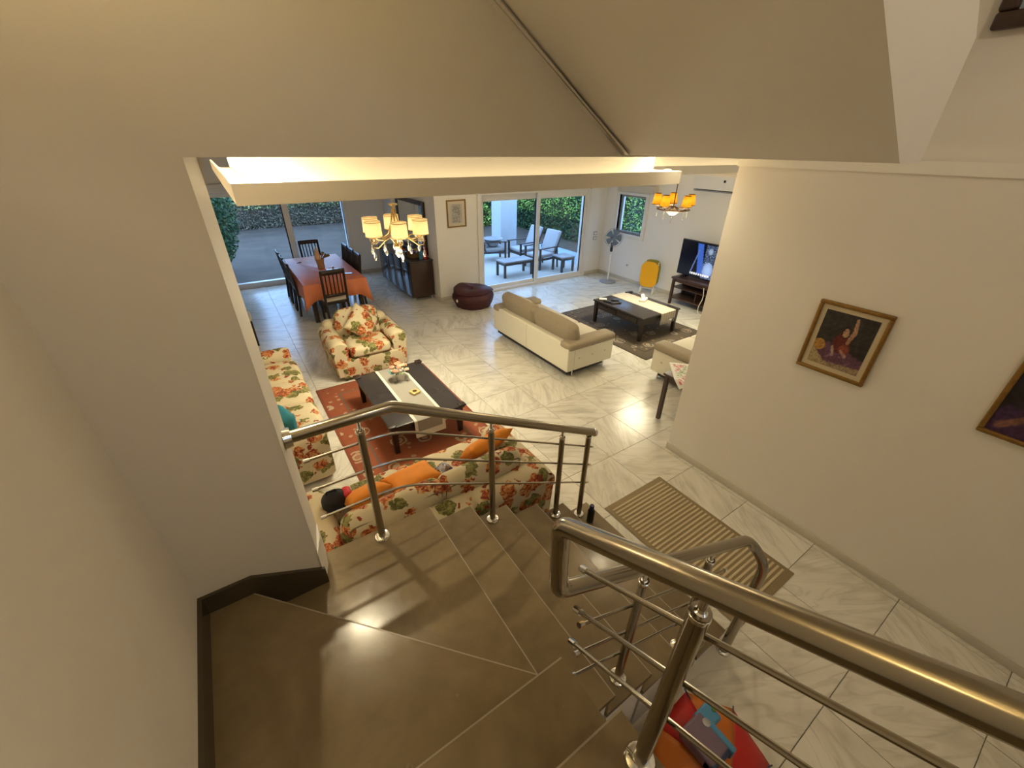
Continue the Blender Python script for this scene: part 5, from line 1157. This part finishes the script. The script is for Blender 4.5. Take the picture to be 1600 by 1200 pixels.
B().lathe([(0.15, 0), (0.27, 0.20), (0.30, 0.205), (0.26, 0.19), (0.14, 0.015)], 20).obj('tub', 'grey_plastic', wbz)
B().tube([(0.295 * math.cos(2 * PI * i / 24), 0.295 * math.sin(2 * PI * i / 24), 0.205) for i in range(24)], 0.012, 6, closed=True).obj('rim', 'grey_plastic', wbz)
def patio_table(label, w, d, h, loc):
    o = thing('patio_table', label, 'table', loc)
    B().rbox(0, 0, h - 0.018, w, d, 0.036, 0.006, 1).obj('table_top', 'outdoor_tabletop', o)
    for sx in (-1, 1):
        B().box(sx * (w / 2 - 0.03) - 0.012, sx * (w / 2 - 0.03) + 0.012, -d / 2 + 0.05, d / 2 - 0.05, h - 0.10, h - 0.036).obj('apron', 'outdoor_wood', o, 0)
        for sy in (-1, 1): B().box(sx * (w / 2 - 0.035) - 0.026, sx * (w / 2 - 0.035) + 0.026, sy * (d / 2 - 0.035) - 0.026, sy * (d / 2 - 0.035) + 0.026, 0, h - 0.036).obj('leg', 'outdoor_wood', o, 0)
    for sy in (-1, 1): B().box(-w / 2 + 0.06, w / 2 - 0.06, sy * (d / 2 - 0.03) - 0.012, sy * (d / 2 - 0.03) + 0.012, h - 0.10, h - 0.036).obj('apron', 'outdoor_wood', o, 0)
patio_table('long low patio table behind the left glass pane', 0.92, 0.44, 0.43, (6.28, 9.22, -0.03))
patio_table('small square patio side table behind the right glass pane', 0.46, 0.46, 0.43, (7.70, 8.90, -0.03))
def foliage(n, fn, size, seed):
    rd = random.Random(seed); b = B()
    for _ in range(n):
        p = Vector(fn(rd)); d = Vector((rd.gauss(0, 1), rd.gauss(0, 1), rd.gauss(0, 1))).normalized(); e = d.orthogonal().normalized(); s_ = size * rd.uniform(0.6, 1.4)
        a, c_ = d * s_, e * s_ * 0.5
        b.v += [tuple(p - a), tuple(p + c_), tuple(p + a), tuple(p - c_)]; k = len(b.v); b.f.append((k - 4, k - 3, k - 2, k - 1))
    return b
def raw(b, name, mat, parent):
    me = bpy.data.meshes.new(name); me.from_pydata(b.v, [], b.f); me.materials.append(MATS[mat]); o = bpy.data.objects.new(name, me); C.objects.link(o); o.parent = parent; o['kind'] = 'stuff'; return o
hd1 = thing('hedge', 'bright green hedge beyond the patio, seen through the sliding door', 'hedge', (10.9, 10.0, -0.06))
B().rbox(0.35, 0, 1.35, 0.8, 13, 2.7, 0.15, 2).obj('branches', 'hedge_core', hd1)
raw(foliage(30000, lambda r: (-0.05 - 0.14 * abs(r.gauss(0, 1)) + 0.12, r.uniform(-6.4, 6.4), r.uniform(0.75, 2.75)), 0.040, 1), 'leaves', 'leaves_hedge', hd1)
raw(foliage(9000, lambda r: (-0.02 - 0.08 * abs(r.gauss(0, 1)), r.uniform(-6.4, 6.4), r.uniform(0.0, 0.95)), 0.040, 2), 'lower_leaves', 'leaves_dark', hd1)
hd3 = thing('hedge', 'green hedge behind the white patio column', 'hedge', (7.2, 16.6, -0.06))
B().rbox(0, 0.4, 1.2, 6.0, 0.8, 2.4, 0.15, 2).obj('branches', 'hedge_core', hd3)
raw(foliage(7000, lambda r: (r.uniform(-3, 3), -0.10 * abs(r.gauss(0, 1)) + 0.05, r.uniform(0.0, 2.5)), 0.06, 5), 'leaves', 'leaves_hedge', hd3)
hd2 = thing('hedge', 'dry grey green garden hedge behind the dining window', 'hedge', (1.8, 20.6, -0.06))
B().rbox(0, 0.5, 0.9, 15, 0.9, 1.8, 0.15, 2).obj('branches', 'dry_hedge', hd2)
raw(foliage(22000, lambda r: (r.uniform(-7, 7), 0.08 - 0.12 * abs(r.gauss(0, 1)), r.uniform(0.0, 1.15)), 0.038, 3), 'lower_leaves', 'leaves_dry', hd2)
raw(foliage(18000, lambda r: (r.uniform(-7, 7), 0.1 - 0.15 * abs(r.gauss(0, 1)), r.uniform(0.75, 2.0) if r.random() < 0.6 else r.uniform(1.1, 2.6)), 0.042, 4), 'leaves', 'leaves_pale', hd2)
tr_ = thing('tree', 'dark leafy tree at the left edge of the dining window', 'tree', (-0.45, 13.4, -0.06))
B().tube([(0, 0, 0), (0.05, 0.03, 0.5), (-0.03, 0, 1.2), (0.05, 0.1, 2.0)], [0.07, 0.06, 0.05, 0.03], 8).obj('trunk', 'bark', tr_)
def crown(r):
    while True:
        x, y, z = r.uniform(-1, 1), r.uniform(-1, 1), r.uniform(-1, 1); d = x * x + y * y + z * z
        if d < 1: return (x * 0.86, y * 0.75, 1.55 + z * 1.45)
raw(foliage(16000, crown, 0.042, 6), 'leaves', 'leaves_dark', tr_)
